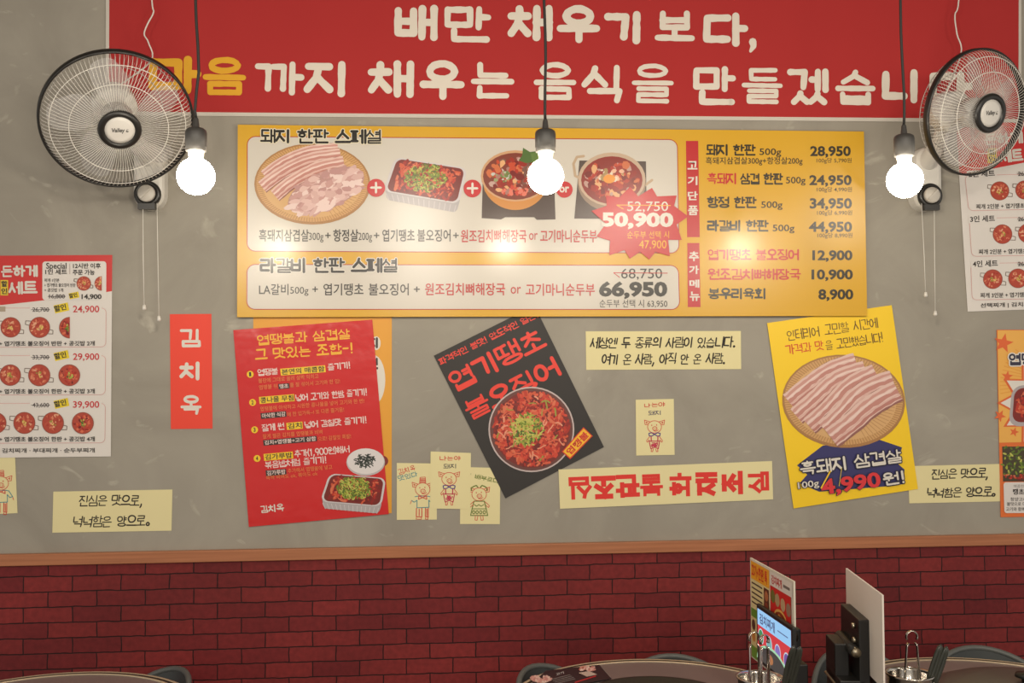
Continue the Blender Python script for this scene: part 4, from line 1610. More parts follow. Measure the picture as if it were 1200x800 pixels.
typeset(pr, '땡초 듬뿍', (1187, 579.5), (1216, 579.5), 7, DARK, .03)
for t, x, y in (('청양고추를 팍팍', 1184, 587), ('불맛으로 더 강하게', 1180, 592.5), ('고기와 함께 먹으면', 1179, 598.5)):
    typeset(pr, t, (x, y), (x + 36, y), 4.4, DARK, .01)
pr.build('text_box', orgR)


# ------------------------------------------------------------------ pendant lamps
def emit(name, col, strength):
    m = bpy.data.materials.new(name)
    m.use_nodes = True
    nt = m.node_tree
    b = nt.nodes['Principled BSDF']
    b.inputs['Base Color'].default_value = (.8, .8, .8, 1)
    b.inputs['Emission Color'].default_value = (*col, 1)
    b.inputs['Emission Strength'].default_value = strength
    return m


M_SOCK = mat('dark_grey_socket', (66, 64, 62), .42)
M_CORD = mat('black_cord', (40, 38, 36), .55)
M_NECK = mat('bulb_neck', (236, 226, 204), .4)
M_BULB = emit('bulb_glass', (1.0, .90, .72), BULB_STRENGTH)
BULB_D = .74


def pendant(bx, by, cord_px, label):
    c = wall_at(BULB_D).at([(bx, by)])[0]
    R = .0455
    t = empty('pendant_lamp', (c[0], c[1], c[2]), label, 'lamp', 'bare bulb pendant lamps')
    prof = []
    for i in range(25):
        a = -PI / 2 + PI * i / 24 * .885
        prof.append((R * math.cos(a), R * math.sin(a)))
    r_n = .0170
    prof = [p for p in prof if not (p[1] > 0 and p[0] < r_n)]
    prof[0] = (.0001, prof[0][1])
    m = MB()
    m.lathe(prof + [(r_n, R * .955)], M_BULB)
    m.build('bulb', t)
    m = MB()
    m.lathe([(r_n * 1.0, R * .93), (r_n * 1.0, R * 1.02), (r_n * 1.1, R * 1.2), (r_n * 1.16, R * 1.42)], M_NECK)
    m.build('bulb_neck', t)
    z0 = R * 1.34
    m = MB()
    m.lathe([(.0001, z0), (.0205, z0), (.0252, z0 + .001), (.0252, z0 + .012), (.0262, z0 + .013), (.0262, z0 + .046), (.0245, z0 + .053), (.0185, z0 + .0575), (.009, z0 + .059), (.0085, z0 + .060), (.0062, z0 + .080), (.0045, z0 + .084), (.0001, z0 + .084)], M_SOCK)
    m.build('socket', t)
    m = MB()
    top = CEIL - c[2]
    pts = [np.array((0, 0, z0 + .082))]
    for px, py in cord_px:
        w = wall_at(BULB_D).at([(px, py)])[0] - c
        pts.append(w)
    last = pts[-1]
    for i in range(1, 6):
        pts.append(np.array((last[0] * (1 - i / 5 * .5), 0, last[2] + (top - last[2]) * i / 5)))
    m.tube(pts, .0037, M_CORD, 8)
    m.build('cord', t)
    m = MB()
    e = pts[-1]
    mt = Matrix.Translation((e[0], e[1], top))
    m.lathe([(.0001, -.025), (.03, -.025), (.045, -.018), (.05, 0)], M_SOCK, 32, mt)
    m.build('ceiling_cup', t)
    return t


pendant(229.6, 206.5, [(228.4, 130), (230.5, 105), (233, 85), (232, 55), (230, 25), (229, -5)], 'bare round bulb pendant hanging beside the left fan')
pendant(639.5, 206.5, [(638.6, 130), (638.8, 100), (639.5, 70), (639, 40), (637.5, 0)], 'bare round bulb pendant in the middle, hanging before the yellow board')
pendant(1060.3, 211, [(1059.8, 135), (1059.5, 110), (1057.5, 75), (1055.8, 40), (1055.2, 0)], 'bare round bulb pendant hanging beside the right fan')

# ------------------------------------------------------------------ wall fans
M_RIM = mat('black_plastic', (36, 34, 32), .35)
M_WIRE = mat('white_wire', (226, 222, 214), .4)
M_RWIRE = mat('grey_wire', (176, 172, 166), .4)
M_WPL = mat('white_plastic', (226, 222, 214), .4)
M_BLADE = mat('smoky_blade', (206, 204, 204), .3, alpha=.22)


def fan(px, py, nd, R, base_px, cords, wire_px, label, logo):
    """nd: where the fan points, as (right, up, toward the viewer) of the sight line; built around its own axis"""
    ctr = wall_at(.30).at([(px, py)])[0]
    to = CAM - ctr
    to /= np.linalg.norm(to)
    r_ = RGT - to * (RGT @ to)
    r_ /= np.linalg.norm(r_)
    u_ = np.cross(to, r_)
    n = r_ * nd[0] + u_ * nd[1] + to * nd[2]
    n /= np.linalg.norm(n)
    up = np.array((0, 0, 1.0))
    yax = up - n * (up @ n)
    yax /= np.linalg.norm(yax)
    xax = np.cross(yax, n)
    bp = wall_at(0).at([base_px])[0]
    t = empty('wall_fan', (bp[0], 0, bp[2]), label, 'fan', 'white wall fans')
    off = Vector(ctr) - Vector((bp[0], 0, bp[2]))
    M = Matrix([[xax[0], yax[0], n[0], off[0]], [xax[1], yax[1], n[1], off[1]], [xax[2], yax[2], n[2], off[2]], [0, 0, 0, 1]])

    def T(p):
        return tuple(M @ Vector(p))

    # cage rim
    m = MB()
    m.lathe([(R * .985, -.012), (R * 1.0, -.013), (R * 1.018, -.009), (R * 1.018, .008), (R * 1.004, .011), (R * .985, .010), (R * .985, -.012)], M_RIM, 96, M)
    m.build('guard_rim', t)
    D = .058
    # front guard: wires bowed from hub to rim
    for nm, sgn, dep, mw, nw, rad in (('front_guard', 1, D, M_WIRE, 108, .0008), ('rear_guard', -1, .085, M_RWIRE, 72, .0006)):
        m = MB()
        for i in range(nw):
            a = 2 * PI * i / nw
            pts = []
            for q, z in ((.26, 1.0), (.5, .97), (.75, .83), (.88, .62), (.95, .38), (.99, .06)):
                sw = a + (.10 * (1 - q) if sgn > 0 else 0)
                pts.append(T((R * q * math.cos(sw), R * q * math.sin(sw), sgn * (dep * z) + (0 if sgn > 0 else .0))))
            m.tube(pts, rad, mw, 4)
        for q, z in ((.64, .9), (.88, .62)):
            m.tube([T((R * q * math.cos(2 * PI * i / 72), R * q * math.sin(2 * PI * i / 72), sgn * dep * z)) for i in range(72)], .0012, mw, 5, closed=True)
        m.build(nm, t)
    # hub badge
    m = MB()
    m.lathe([(.0001, D + .002), (.040, D + .002), (.0405, D + .004), (.046, D + .008), (.056, D + .006), (.060, D - .002), (.057, D - .01), (.0001, D - .01)], M_RIM, 48, M)
    hub = m.build('hub_ring', t)
    m = MB()
    m.lathe([(.0001, D + .0065), (.030, D + .006), (.0405, D + .004), (.0405, D + .002)], mat('badge_white', (214, 210, 204), .35), 48, M)
    disc = m.build('badge', hub)
    v, f = type_mesh(logo, .02)
    m = MB()
    m.add([T(((x - .5) * .046, (y - .5) * .017 + (x - .5) * .006, D + .0072)) for x, y in v], f, ink((60, 58, 56)))
    m.build('badge_lettering', hub)
    # blades
    rotor = MB()
    rotor.lathe([(.0001, .022), (.035, .022), (.045, .012), (.045, -.03), (.0001, -.03)], mat('blade_hub', (196, 194, 192), .3), 32, M)
    rot = rotor.build('rotor_hub', t)
    for k in range(5):
        b = MB()
        a0 = 2 * PI * k / 5 + .35
        nu, nv = 8, 8
        vs_, fs = [], []
        for side in (0, 1):
            for i in range(nu + 1):
                q = i / nu
                r = .040 + (R * .90 - .040) * q
                half = .34 + .16 * math.sin(PI * min(1, q * 1.05)) - .1 * q
                for j in range(nv + 1):
                    w = j / nv * 2 - 1
                    rr = r - (abs(w) ** 3) * .02 * q
                    a = a0 + w * half + .28 * q
                    z = -.004 + .024 * w * (1 - .4 * q) + side * .0016
                    vs_.append(T((rr * math.cos(a), rr * math.sin(a), z)))
        st = nv + 1
        tot = (nu + 1) * st
        for i in range(nu):
            for j in range(nv):
                q0 = i * st + j
                fs.append((q0, q0 + st, q0 + st + 1, q0 + 1))
                fs.append((tot + q0, tot + q0 + 1, tot + q0 + st + 1, tot + q0 + st))
        b.add(vs_, fs, M_BLADE, True)
        b.build('blade', rot)
    # motor
    m = MB()
    m.lathe([(.0001, -.075), (.058, -.075), (.064, -.085), (.062, -.13), (.05, -.155), (.025, -.166), (.0001, -.168)], M_WPL, 40, M)
    m.lathe([(.0001, -.03), (.012, -.03), (.012, -.08), (.0001, -.08)], M_RWIRE, 16, M)
    m.build('motor_housing', t)
    # bracket on the wall: rounded upright housing with a boss at its top
    m = MB()
    W_, H_ = .047, .105
    out = []
    for s0, cz in ((0, H_ - W_), (PI, -H_ + W_)):
        for i in range(13):
            a = s0 + PI * i / 12
            out.append((W_ * math.cos(a), cz + W_ * math.sin(a)))
    k = len(out)
    lay = [(-.000, 1.0), (-.040, 1.0), (-.052, .90), (-.056, .70)]
    vs_, fs = [], []
    for y, sc2 in lay:
        for x, z in out:
            zc = (H_ - W_) if z > 0 else -(H_ - W_)
            vs_.append((x * sc2, y, zc + (z - zc) * sc2))
    for q in range(len(lay) - 1):
        for i in range(k):
            j = (i + 1) % k
            fs.append((q * k + i, q * k + j, (q + 1) * k + j, (q + 1) * k + i))
    fs.append(tuple((len(lay) - 1) * k + i for i in range(k)))
    m.add(vs_, fs, M_WPL, False)
    m.build('bracket', t)
    m = MB()
    mot = M @ Vector((0, 0, -.12))
    boss = Vector((0, -.05, .055))
    mid = (boss + mot) / 2 + Vector((0, -.02, -.012))
    m.tube([boss + Vector((0, .02, 0)), boss, mid, mot], [.034, .031, .022, .024], M_WPL, 16)
    m.build('arm', t)
    m = MB()
    KZ = -.060
    mk = Matrix.Translation((0, -.05, KZ)) @ Matrix.Rotation(PI / 2, 4, 'X')
    m.lathe([(.0001, .0), (.041, .0), (.041, .012), (.038, .018), (.030, .019), (.028, .016), (.0001, .016)], M_RIM, 40, mk)
    m.box((0, -.062, KZ - .040), (.052, .022, .018), M_RIM)
    dial = m.build('dial_ring', t)
    m = MB()
    m.lathe([(.0001, .030), (.023, .030), (.0262, .026), (.027, .014), (.0001, .014)], mat('dial_grey', (196, 190, 180), .45), 32, mk)
    m.box((0, -.081, KZ), (.006, .006, .044), mat('dial_grey', (196, 190, 180), .45), Matrix.Rotation(.8, 3, 'Y'))
    m.build('dial', dial)
    for pts in cords:
        P3 = [wall_at(.062).at([p])[0] - np.array(t.location) for p in pts]
        m = MB()
        m.tube(P3, .0012, M_WIRE, 6)
        c = m.build('pull_cord', t)
        m = MB()
        e = P3[-1]
        m.lathe([(.0001, .006), (.004, .005), (.0062, -.006), (.0055, -.010), (.0001, -.011)], M_WPL, 16, Matrix.Translation(tuple(e)))
        m.build('cord_pull', c)
    m = MB()
    P3 = [wall_at(.05).at([p])[0] - np.array(t.location) for p in wire_px]
    P3.append(np.array(M @ Vector((0, .03, -.15))))
    # smooth the hanging flex
    S = []
    for i in range(len(P3) - 1):
        p_1, p0, p1, p2 = P3[max(i - 1, 0)], P3[i], P3[i + 1], P3[min(i + 2, len(P3) - 1)]
        for q in range(5):
            u = q / 5
            S.append(.5 * ((2 * p0) + (p1 - p_1) * u + (2 * p_1 - 5 * p0 + 4 * p1 - p2) * u * u + (3 * p0 - p_1 - 3 * p1 + p2) * u ** 3))
    S.append(P3[-1])
    m.tube(S, .0024, M_WIRE, 6)
    m.build('power_cord', t)
    return t


fan(138, 141.5, (.06, -.43, .90), .208, (179, 209), [[(167.5, 238), (167.8, 300), (169, 359)], [(184, 238), (185, 300), (186.3, 372)]],
    [(174, -90), (178, 0), (180, 14), (173, 28), (169, 40), (174, 50), (176.5, 72)], 'white wall fan on the left side, tilted down with a black rimmed guard', 'Valley ε')
fan(1143, 132, (.70, -.03, .71), .188, (1079.5, 212), [[(1080, 238), (1083, 300), (1084.7, 344)], [(1094.8, 238), (1095.2, 300), (1096, 366)]],
    [(1126, -90), (1123.5, 0), (1119, 18), (1121.5, 40), (1126, 64)], 'white wall fan on the right side, turned toward the right', 'Valley ε')

# ------------------------------------------------------------------ chairs
M_SHELL = mat('grey_chair_shell', (60, 64, 64), .45)
M_EDGE = mat('grey_chair_edge', (96, 99, 97), .4)
M_LEG = mat('chair_leg_metal', (70, 70, 70), .4, .6)
CHAIR_H = .735


def make_chair(label):
    t = empty('chair', (0, 0, 0), label, 'chair', 'low backed grey chairs along the wall')
    # seat
    m = MB()
    ring = []
    n = 36
    vs_, fs = [], []
    for z, q in ((.425, .90), (.432, 1.0), (.448, 1.0), (.455, .93), (.448, .5), (.446, .02)):
        for i in range(n):
            a = 2 * PI * i / n
            cx, sy = math.cos(a), math.sin(a)
            x = .215 * q * math.copysign(abs(cx) ** .7, cx)
            y = .165 * q * math.copysign(abs(sy) ** .7, sy)
            vs_.append((x, y, z))
    for k in range(5):
        for i in range(n):
            j = (i + 1) % n
            fs.append((k * n + i, k * n + j, (k + 1) * n + j, (k + 1) * n + i))
    fs.append(tuple(range(n - 1, -1, -1)))
    fs.append(tuple(5 * n + i for i in range(n)))
    m.add(vs_, fs, M_SHELL, True)
    m.build('seat', t)
    # bent backrest, rounded along its top
    m = MB()
    nu, nv = 24, 8
    vs_, fs = [], []
    top = []
    HW, HT = .195, .13

    def zt(x):
        return CHAIR_H - HT * (1 - math.sqrt(max(0, 1 - (x / (HW * 1.005)) ** 2)))
    for side in (0, 1):
        for i in range(nu + 1):
            u = math.sin((i / nu * 2 - 1) * PI / 2)
            x = HW * u
            yb = .185 - .10 * u * u
            for j in range(nv + 1):
                v = j / nv
                z = .47 + (zt(x) - .47) * v
                y = yb + .035 * v + side * .009
                vs_.append((x, y, z))
                if j == nv and side == 0:
                    top.append((x, y + .0045, z))
    st = nv + 1
    tot = (nu + 1) * st
    for i in range(nu):
        for j in range(nv):
            q0 = i * st + j
            fs.append((q0, q0 + st, q0 + st + 1, q0 + 1))
            fs.append((tot + q0, tot + q0 + 1, tot + q0 + st + 1, tot + q0 + st))
    m.add(vs_, fs, M_SHELL, True)
    back = m.build('backrest', t)
    m = MB()
    low = [(-HW, .085, .47)] + top + [(HW, .085, .47)]
    m.tube(low, .0085, M_EDGE, 8)
    m.build('back_edge', back)
    for sx in (-1, 1):
        m = MB()
        m.tube([(sx * .13, .15, .44), (sx * .12, .185, .49), (sx * .10, .19, .55)], .011, M_LEG, 8)
        m.build('back_support', t)
        for sy in (-1, 1):
            m = MB()
            m.tube([(sx * .15, sy * .11, .43), (sx * .175, sy * .13 + .01, .001)], .011, M_LEG, 10)
            m.build('leg', t)
    return t


def copy_tree(o, parent=None):
    c = o.copy()
    COL.objects.link(c)
    if parent is not None:
        c.parent = parent
    for ch in list(o.children):
        copy_tree(ch, c)
    return c


first_chair = None
CH_LAB = 'grey low backed chair '
for (ax, ay), rz, lab in (((783, 765.5), .05, 'behind the middle round table, nearest its far rim'),
                          ((620, 779.5), .95, 'at the left side of the middle round table'),
                          ((214, 782.3), -.95, 'at the right side of the left round table'),
                          ((1141, 755.6), -.05, 'behind the right round table, under its brick wall'),
                          ((985, 758.5), .35, 'half hidden behind the white backed tablet stand')):
    if first_chair is None:
        first_chair = make_chair(CH_LAB + lab)
        ch = first_chair
    else:
        ch = copy_tree(first_chair)
        ch['label'] = CH_LAB + lab
    p = level(ax, ay, CHAIR_H + .008)
    # the top of the back stands .22 m behind the middle of the seat
    ch.location = (p[0] + math.sin(rz) * .222, p[1] - math.cos(rz) * .222, 0)
    ch.rotation_euler = (0, 0, rz)

# ------------------------------------------------------------------ round tables
M_STEEL = mat('brushed_steel', (222, 206, 178), .38, .55)
M_TOP = mat('table_laminate', (134, 120, 118), .32, 0, spec=.45)
M_GROOVE = mat('dark_groove', (40, 34, 28), .5)
M_IRON = mat('black_iron', (34, 36, 34), .35, .3)
TAB_H, TAB_R = .76, .385


def make_table(c, label):
    t = empty('round_table', (c[0], c[1], 0), label, 'table', 'round grill tables')
    m = MB()
    R = TAB_R
    m.lathe([(.0001, TAB_H - .03), (R - .01, TAB_H - .03), (R - .014, TAB_H - .002), (R - .02, TAB_H - .001), (.0001, TAB_H - .001)], M_TOP, 96)
    m.build('table_top', t)
    m = MB()
    m.lathe([(R - .014, TAB_H - .032), (R, TAB_H - .030), (R + .003, TAB_H - .01), (R, TAB_H), (R - .004, TAB_H + .001), (R - .009, TAB_H + .0008), (R - .011, TAB_H - .001)], M_STEEL, 96)
    m.lathe([(R - .0285, TAB_H - .002), (R - .0275, TAB_H + .0006), (R - .0215, TAB_H + .0008), (R - .020, TAB_H)], M_STEEL, 96)
    m.lathe([(R - .021, TAB_H + .0002), (R - .010, TAB_H + .0004)], M_GROOVE, 96)
    m.build('rim', t)
    m = MB()
    m.lathe([(.0001, TAB_H - .03), (.12, TAB_H - .032), (.11, TAB_H - .05), (.045, TAB_H - .06), (.04, .05), (.0001, .05)], mat('pillar_grey', (96, 92, 90), .4, .7), 48)
    m.build('pillar', t)
    m = MB()
    m.lathe([(.0001, .05), (.06, .05), (.15, .015), (.16, 0), (.0001, 0)], M_IRON, 48)
    m.build('base', t)
    return t


_fh = np.array((FWD[0], FWD[1], 0))
_fh /= np.linalg.norm(_fh)
tabs = []
first_table = None
for (ax, ay), lab in (((752, 771.3), 'round steel rimmed table in the middle, with a menu sheet on it'),
                      ((112, 786), 'round steel rimmed table at the bottom left corner'),
                      ((1096, 769.3), 'round steel rimmed table at the bottom right with a covered grill')):
    far = level(ax, ay, TAB_H + .001)
    c = far - _fh * TAB_R
    if first_table is None:
        first_table = make_table(c, lab)
    else:
        tb = copy_tree(first_table)
        tb.location = (c[0], c[1], 0)
        tb['label'] = lab
    tabs.append(c)


# grill pans set in the table centres
def grill(c, label, lid):
    t = empty('covered_grill' if lid else 'grill_pan', (c[0], c[1], TAB_H + .0015), label, 'grill')
    m = MB()
    if lid:
        m.lathe([(.235, 0), (.24, .006), (.235, .016), (.19, .034), (.12, .046), (.0001, .050)], mat('brushed_lid', (120, 117, 114), .38, .8), 72)
        m.build('lid', t)
        m = MB()
        m.lathe([(.012, .048), (.012, .058), (.028, .062), (.026, .070), (.0001, .072)], M_IRON, 24)
        m.build('knob', t)
    else:
        m.lathe([(.0001, 0), (.175, 0), (.192, .008), (.195, .011), (.190, .011), (.17, .005), (.0001, .003)], M_IRON, 72)
        m.build('pan', t)
        m = MB()
        for sx in (-1, 1):
            m.tube([(sx * .188, -.05, .011), (sx * .222, -.035, .016), (sx * .222, .035, .016), (sx * .188, .05, .011)], .007, M_IRON, 8)
        m.build('handle', t)
    return t


grill((tabs[0][0] - .01, tabs[0][1] - .02), 'black iron grill pan in the centre of the middle table', False)
grill((tabs[1][0], tabs[1][1] - .06), 'black iron grill pan on the left corner table, below the frame', False)
grill((tabs[2][0] + .06, tabs[2][1] - .03), 'shiny steel grill lid covering the right table', True)

# menu sheet on the middle table
zt_ = TAB_H + .0038
sur = Surf((0, 0, zt_), (0, 0, 1))
qd = [(640, 785.5), (702.5, 778.5), (716.5, 794.5), (606, 815)]
w = sur.at(qd)
m = MB()
bk = w.copy()
bk[:, 2] -= .002
m.add(list(w) + list(bk), [(3, 2, 1, 0), (4, 5, 6, 7), (0, 1, 5, 4), (1, 2, 6, 5), (2, 3, 7, 6), (3, 0, 4, 7)], mat('laminated_black', (44, 40, 44), .3))
ms = m.build('menu_sheet', world=True)
tag(ms, 'black laminated menu sheet lying on the middle table by its rim', 'menu')
q = Print(sur, k0=.0003, rough=.3)
noodles(q, 688, 783, 11, 3.2, PORK + [(190, 90, 70)], 40, 2.2, (4, 8))
noodles(q, 634, 795, 13, 4.2, PORK, 46, 2.6, (4, 8))
q.up()
q.poly([(678, 788), (690, 786), (700, 790), (688, 792.5)], (206, 186, 176))
q.stroke([(674, 799.5), (698, 792)], 1.4, (200, 50, 56), n=4)
for i in range(4):
    q.stroke([(646 + i * 2, 796 + i * 1.6), (668 + i * 2, 790.5 + i * 1.6)], .7, (140, 134, 134), n=4)
typeset(q, '고기', (652, 791.5), (661, 789), 3, (200, 196, 196), .02)
q.stroke([(703, 779), (715.5, 793.5)], .7, (150, 140, 136), n=4)
q.build('menu_print', ms)


# ------------------------------------------------------------------ tablet order stands
M_BLK = mat('matte_black', (30, 29, 28), .45)
M_MET = mat('steel_screw', (170, 160, 140), .3, 1.0)


def obox(mb, o, ex, ey, ez, x0, x1, y0, y1, z0, z1, m):
    vs_ = [o + ex * x + ey * y + ez * z for x in (x0, x1) for y in (y0, y1) for z in (z0, z1)]
    mb.add(vs_, [(0, 1, 3, 2), (4, 6, 7, 5), (0, 4, 5, 1), (2, 3, 7, 6), (0, 2, 6, 4), (1, 5, 7, 3)], m)


def tablet_stand(pl, pr_, h_top, height, screen_left, label, card_rgb, tab0, tab1):
    """pl, pr_: photo points of the far and near top corners of the display card; the screen faces left or right"""
    a = level(pl[0], pl[1], h_top)
    b = level(pr_[0], pr_[1], h_top)
    ex = b - a
    Wd = np.linalg.norm(ex)
    ex /= Wd                                           # along the card towards the viewer
    ez = np.array((0, 0, 1.0))
    nz = np.cross(ex, ez)                              # to the left of that direction is -nz
    fr = -nz if (-nz)[0] < 0 else nz                   # unit vector pointing left (-x)
    if not screen_left:
        fr = -fr                                       # screen side
    mid = (a + b) / 2
    t = empty('tablet_stand', (mid[0], mid[1], TAB_H + .0015), label, 'tablet stand', 'tablet order stands')
    L = np.array(t.location)
    o = a - L
    zt = h_top - TAB_H - .0015
    m = MB()
    obox(m, o, ex, fr, ez, 0, Wd, -.002, .002, -height, 0, mat('card_board', card_rgb, .5))
    cardo = m.build('display_card', t)
    # tablet on the screen side
    m = MB()
    tx0, tx1 = tab0, tab1
    tz0, tz1 = -.243, -.098
    obox(m, o, ex, fr, ez, tx0, tx1, .009, .019, tz0, tz1, M_BLK)
    tab = m.build('tablet', t, bevel=.003)
    m = MB()
    obox(m, o, ex, fr, ez, tx0 + .05, tx1 - .05, .001, .010, tz0 + .04, tz1 - .03, M_BLK)
    # back plate, hinge and clamp on the other side of the card
    obox(m, o, ex, fr, ez, Wd * .12, Wd * .66, -.026, -.0015, -.235, -.082, M_BLK)
    m.build('back_plate', t, bevel=.002)
    for k, zz in ((.60, -.118), (.62, -.150), (.66, -.170), (.30, -.20)):
        m = MB()
        c = o + ex * (Wd * k) - fr * .030 + ez * (zz + .018)
        m.tube([c, c - fr * .008], .007, M_MET, 12)
        m.build('screw', t)
    m = MB()
    c = o + ex * (Wd * .42) - fr * .034 + ez * (-.158)
    m.tube([c - ex * .075, c + ex * .075], .014, M_BLK, 16)
    m.tube([c + ex * .075, c + ex * .083], .011, M_MET, 16)
    m.build('hinge', t)
    m = MB()
    obox(m, o, ex, fr, ez, Wd * .22, Wd * .52, -.072, -.038, -.242, -.150, M_BLK)
    obox(m, o, ex, fr, ez, Wd * .20, Wd * .54, -.076, -.034, -.248, -.242, mat('clamp_edge', (150, 140, 120), .4, .6))
    m.build('clamp_box', t, bevel=.003)
    m = MB()
    obox(m, o, ex, fr, ez, Wd * .24, Wd * .66, -.072, -.012, -(zt - .012), -.225, M_BLK)
    m.build('post', t, bevel=.003)
    m = MB()
    obox(m, o, ex, fr, ez, Wd * .12, Wd * .78, -.078, .03, -zt, -(zt - .014), M_BLK)
    m.build('base_plate', t, bevel=.003)
    face = Surf(a + fr * .0022, fr)
    glass = Surf(a + fr * .0193, fr)
    return t, cardo, tab, face, glass, (a, ex, ez, fr, Wd, tx0, tx1, tz0, tz1)


st1, card1, tab1, face1, glass1, g1 = tablet_stand((879.8, 653), (931, 681), 1.105, .26, True, 'black tablet order stand with lit screen and colourful card, at the middle table', (214, 206, 190), .095, .345)
st2, card2, tab2, face2, glass2, g2 = tablet_stand((992, 665.5), (1034.5, 697), 1.09, .212, False, 'black tablet stand seen from behind, its blank white card above the right table', (228, 218, 208), .01, .235)

# print on the colourful card (laid on the card itself, in shares of its width and height)
a, ex, ez, fr, Wd, tx0, tx1, tz0, tz1 = g1


class CardPrint:
    """ink polygons in card coordinates: u along the card (0 far, 1 near), v down from its top in metres"""
    def __init__(self, k0, m=None):
        self.mb, self.k, self.m = MB(), k0, m

    def poly(self, pts, rgb, glow=None):
        self.k += .00006
        w = [a + ex * (Wd * u) - ez * v + fr * self.k - np.array(st1.location) for u, v in pts]
        nrm = np.zeros(3)
        for p, q_ in zip(w, w[1:] + w[:1]):
            nrm += np.cross(p - w[0], q_ - w[0])
        if nrm @ fr < 0:
            w.reverse()
        self.mb.add(w, [tuple(range(len(w)))], glow or ink(rgb, .4))

    def rect(self, u0, v0, u1, v1, rgb, glow=None):
        self.poly([(u0, v0), (u1, v0), (u1, v1), (u0, v1)], rgb, glow)

    def disc(self, u, v, r, rgb, glow=None, ry=None):
        self.poly([(u + r / Wd * math.cos(i * PI / 10), v + (ry or r) * math.sin(i * PI / 10)) for i in range(20)], rgb, glow)

    def text(self, s_, u0, v0, u1, v1, rgb, wt=.02, glow=None):
        v, f = type_mesh(s_, wt)
        self.k += .0002
        w = [a + ex * (Wd * (u0 + (u1 - u0) * x)) - ez * (v1 + (v0 - v1) * y) + fr * self.k - np.array(st1.location) for x, y in v]
        self.mb.add(w, f, glow or ink(rgb, .4))

    def build(self, n, parent):
        return self.mb.build(n, parent)


q = CardPrint(.0022)
q.rect(.02, .006, .47, .052, (238, 166, 40))
q.rect(.02, .052, .47, .128, (222, 206, 150))
q.text('고기+한판 특', .04, .012, .42, .046, (206, 54, 34), .03)
for i in range(5):
    q.rect(.04, .060 + i * .0125, .30, .064 + i * .0125, (70, 60, 54))
q.rect(.34, .056, .46, .122, (96, 52, 36))
q.disc(.40, .075, .013, (180, 110, 70))
q.disc(.40, .104, .013, (150, 70, 50))
q.rect(.02, .128, .47, .150, (96, 140, 50))
q.rect(.02, .150, .16, .225, (216, 196, 140))
q.disc(.08, .170, .014, (90, 60, 46))
q.disc(.08, .200, .014, (200, 130, 60))
q.rect(.02, .225, .16, .256, (110, 150, 50))
q.rect(.50, .006, .98, .040, (222, 214, 204))
q.text('김치찌개', .53, .012, .76, .034, (196, 60, 54), .03)
q.rect(.79, .020, .93, .027, (120, 110, 104))
q.rect(.50, .040, .95, .128, (206, 40, 36))
for u, c_ in ((.56, (110, 110, 50)), (.66, (176, 150, 110)), (.78, (190, 160, 120)), (.90, (150, 120, 100))):
    q.disc(u, .064 + (u - .56) * .03, .016, c_)
q.disc(.72, .112, .045, (226, 176, 90), ry=.026)
q.disc(.72, .114, .040, (150, 60, 34), ry=.022)
q.disc(.70, .110, .012, (220, 150, 70))
q.build('card_print', card1)

GLOW = {}


def glow(rgb, k=1.0):
    if (rgb, k) not in GLOW:
        m = bpy.data.materials.new('screen_glow')
        m.use_nodes = True
        b = m.node_tree.nodes['Principled BSDF']
        b.inputs['Base Color'].default_value = (.02, .02, .02, 1)
        b.inputs['Roughness'].default_value = .2
        b.inputs['Emission Color'].default_value = (*lin(rgb), 1)
        b.inputs['Emission Strength'].default_value = k
        GLOW[(rgb, k)] = m
    return GLOW[(rgb, k)]


q = CardPrint(.0194)
u0, u1 = tx0 / Wd + .03, tx1 / Wd - .03
v0, v1 = -tz1 + .010, -tz0 - .010
q.rect(u0, v0, u1, v1, None, glow((206, 60, 66)))
q.rect(u0, v0, u1, v0 + .040, None, glow((150, 200, 240)))
q.text('김치찌개', u0 + .05, v0 + .008, u0 + .40, v0 + .034, None, .03, glow((70, 80, 120)))
q.rect(u0 + .46, v0 + .020, u1 - .06, v0 + .023, None, glow((90, 110, 150)))
for i, c_ in enumerate(((60, 140, 90), (120, 170, 170), (130, 110, 180), (110, 80, 150))):
    u = u0 + .08 + i * .19
    q.disc(u, v0 + .066 + i * .004, .020, None, glow((190, 210, 220)))
    q.disc(u, v0 + .066 + i * .004, .017, None, glow(c_))
uc = (u0 + u1) / 2 - .03
vc = v1
pts = [(uc + .36 * math.cos(PI * i / 16), vc - .050 * math.sin(PI * i / 16)) for i in range(17)]
q.poly(pts, None, glow((160, 210, 170)))
pts = [(uc + .33 * math.cos(PI * i / 16), vc - .044 * math.sin(PI * i / 16)) for i in range(17)]
q.poly(pts, None, glow((60, 60, 60)))
q.disc(uc - .05, vc - .020, .022, None, glow((170, 110, 70)), ry=.012)
q.build('screen', tab1)

# ------------------------------------------------------------------ utensil tubs with tongs
M_SS = mat('polished_steel', (200, 194, 186), .16, 1.0)


def tub(c, label):
    t = empty('utensil_tub', (c[0], c[1], TAB_H + .0015), label, 'utensil tub', 'steel utensil tubs on the tables')
    m = MB()
    r, h = .052, .118
    m.lathe([(.0001, 0), (r * .92, 0), (r * .95, .004), (r, h - .004), (r + .004, h), (r + .004, h + .003), (r, h + .003), (r - .0025, h - .004), (r * .92, .006), (.0001, .006)], M_SS, 48)
    for z in (.03, .08):
        m.lathe([(r * .965 + z * .02, z), (r * .985 + z * .02, z + .002), (r * .965 + z * .02, z + .004)], M_SS, 48)
    m.build('tub', t)
    return t


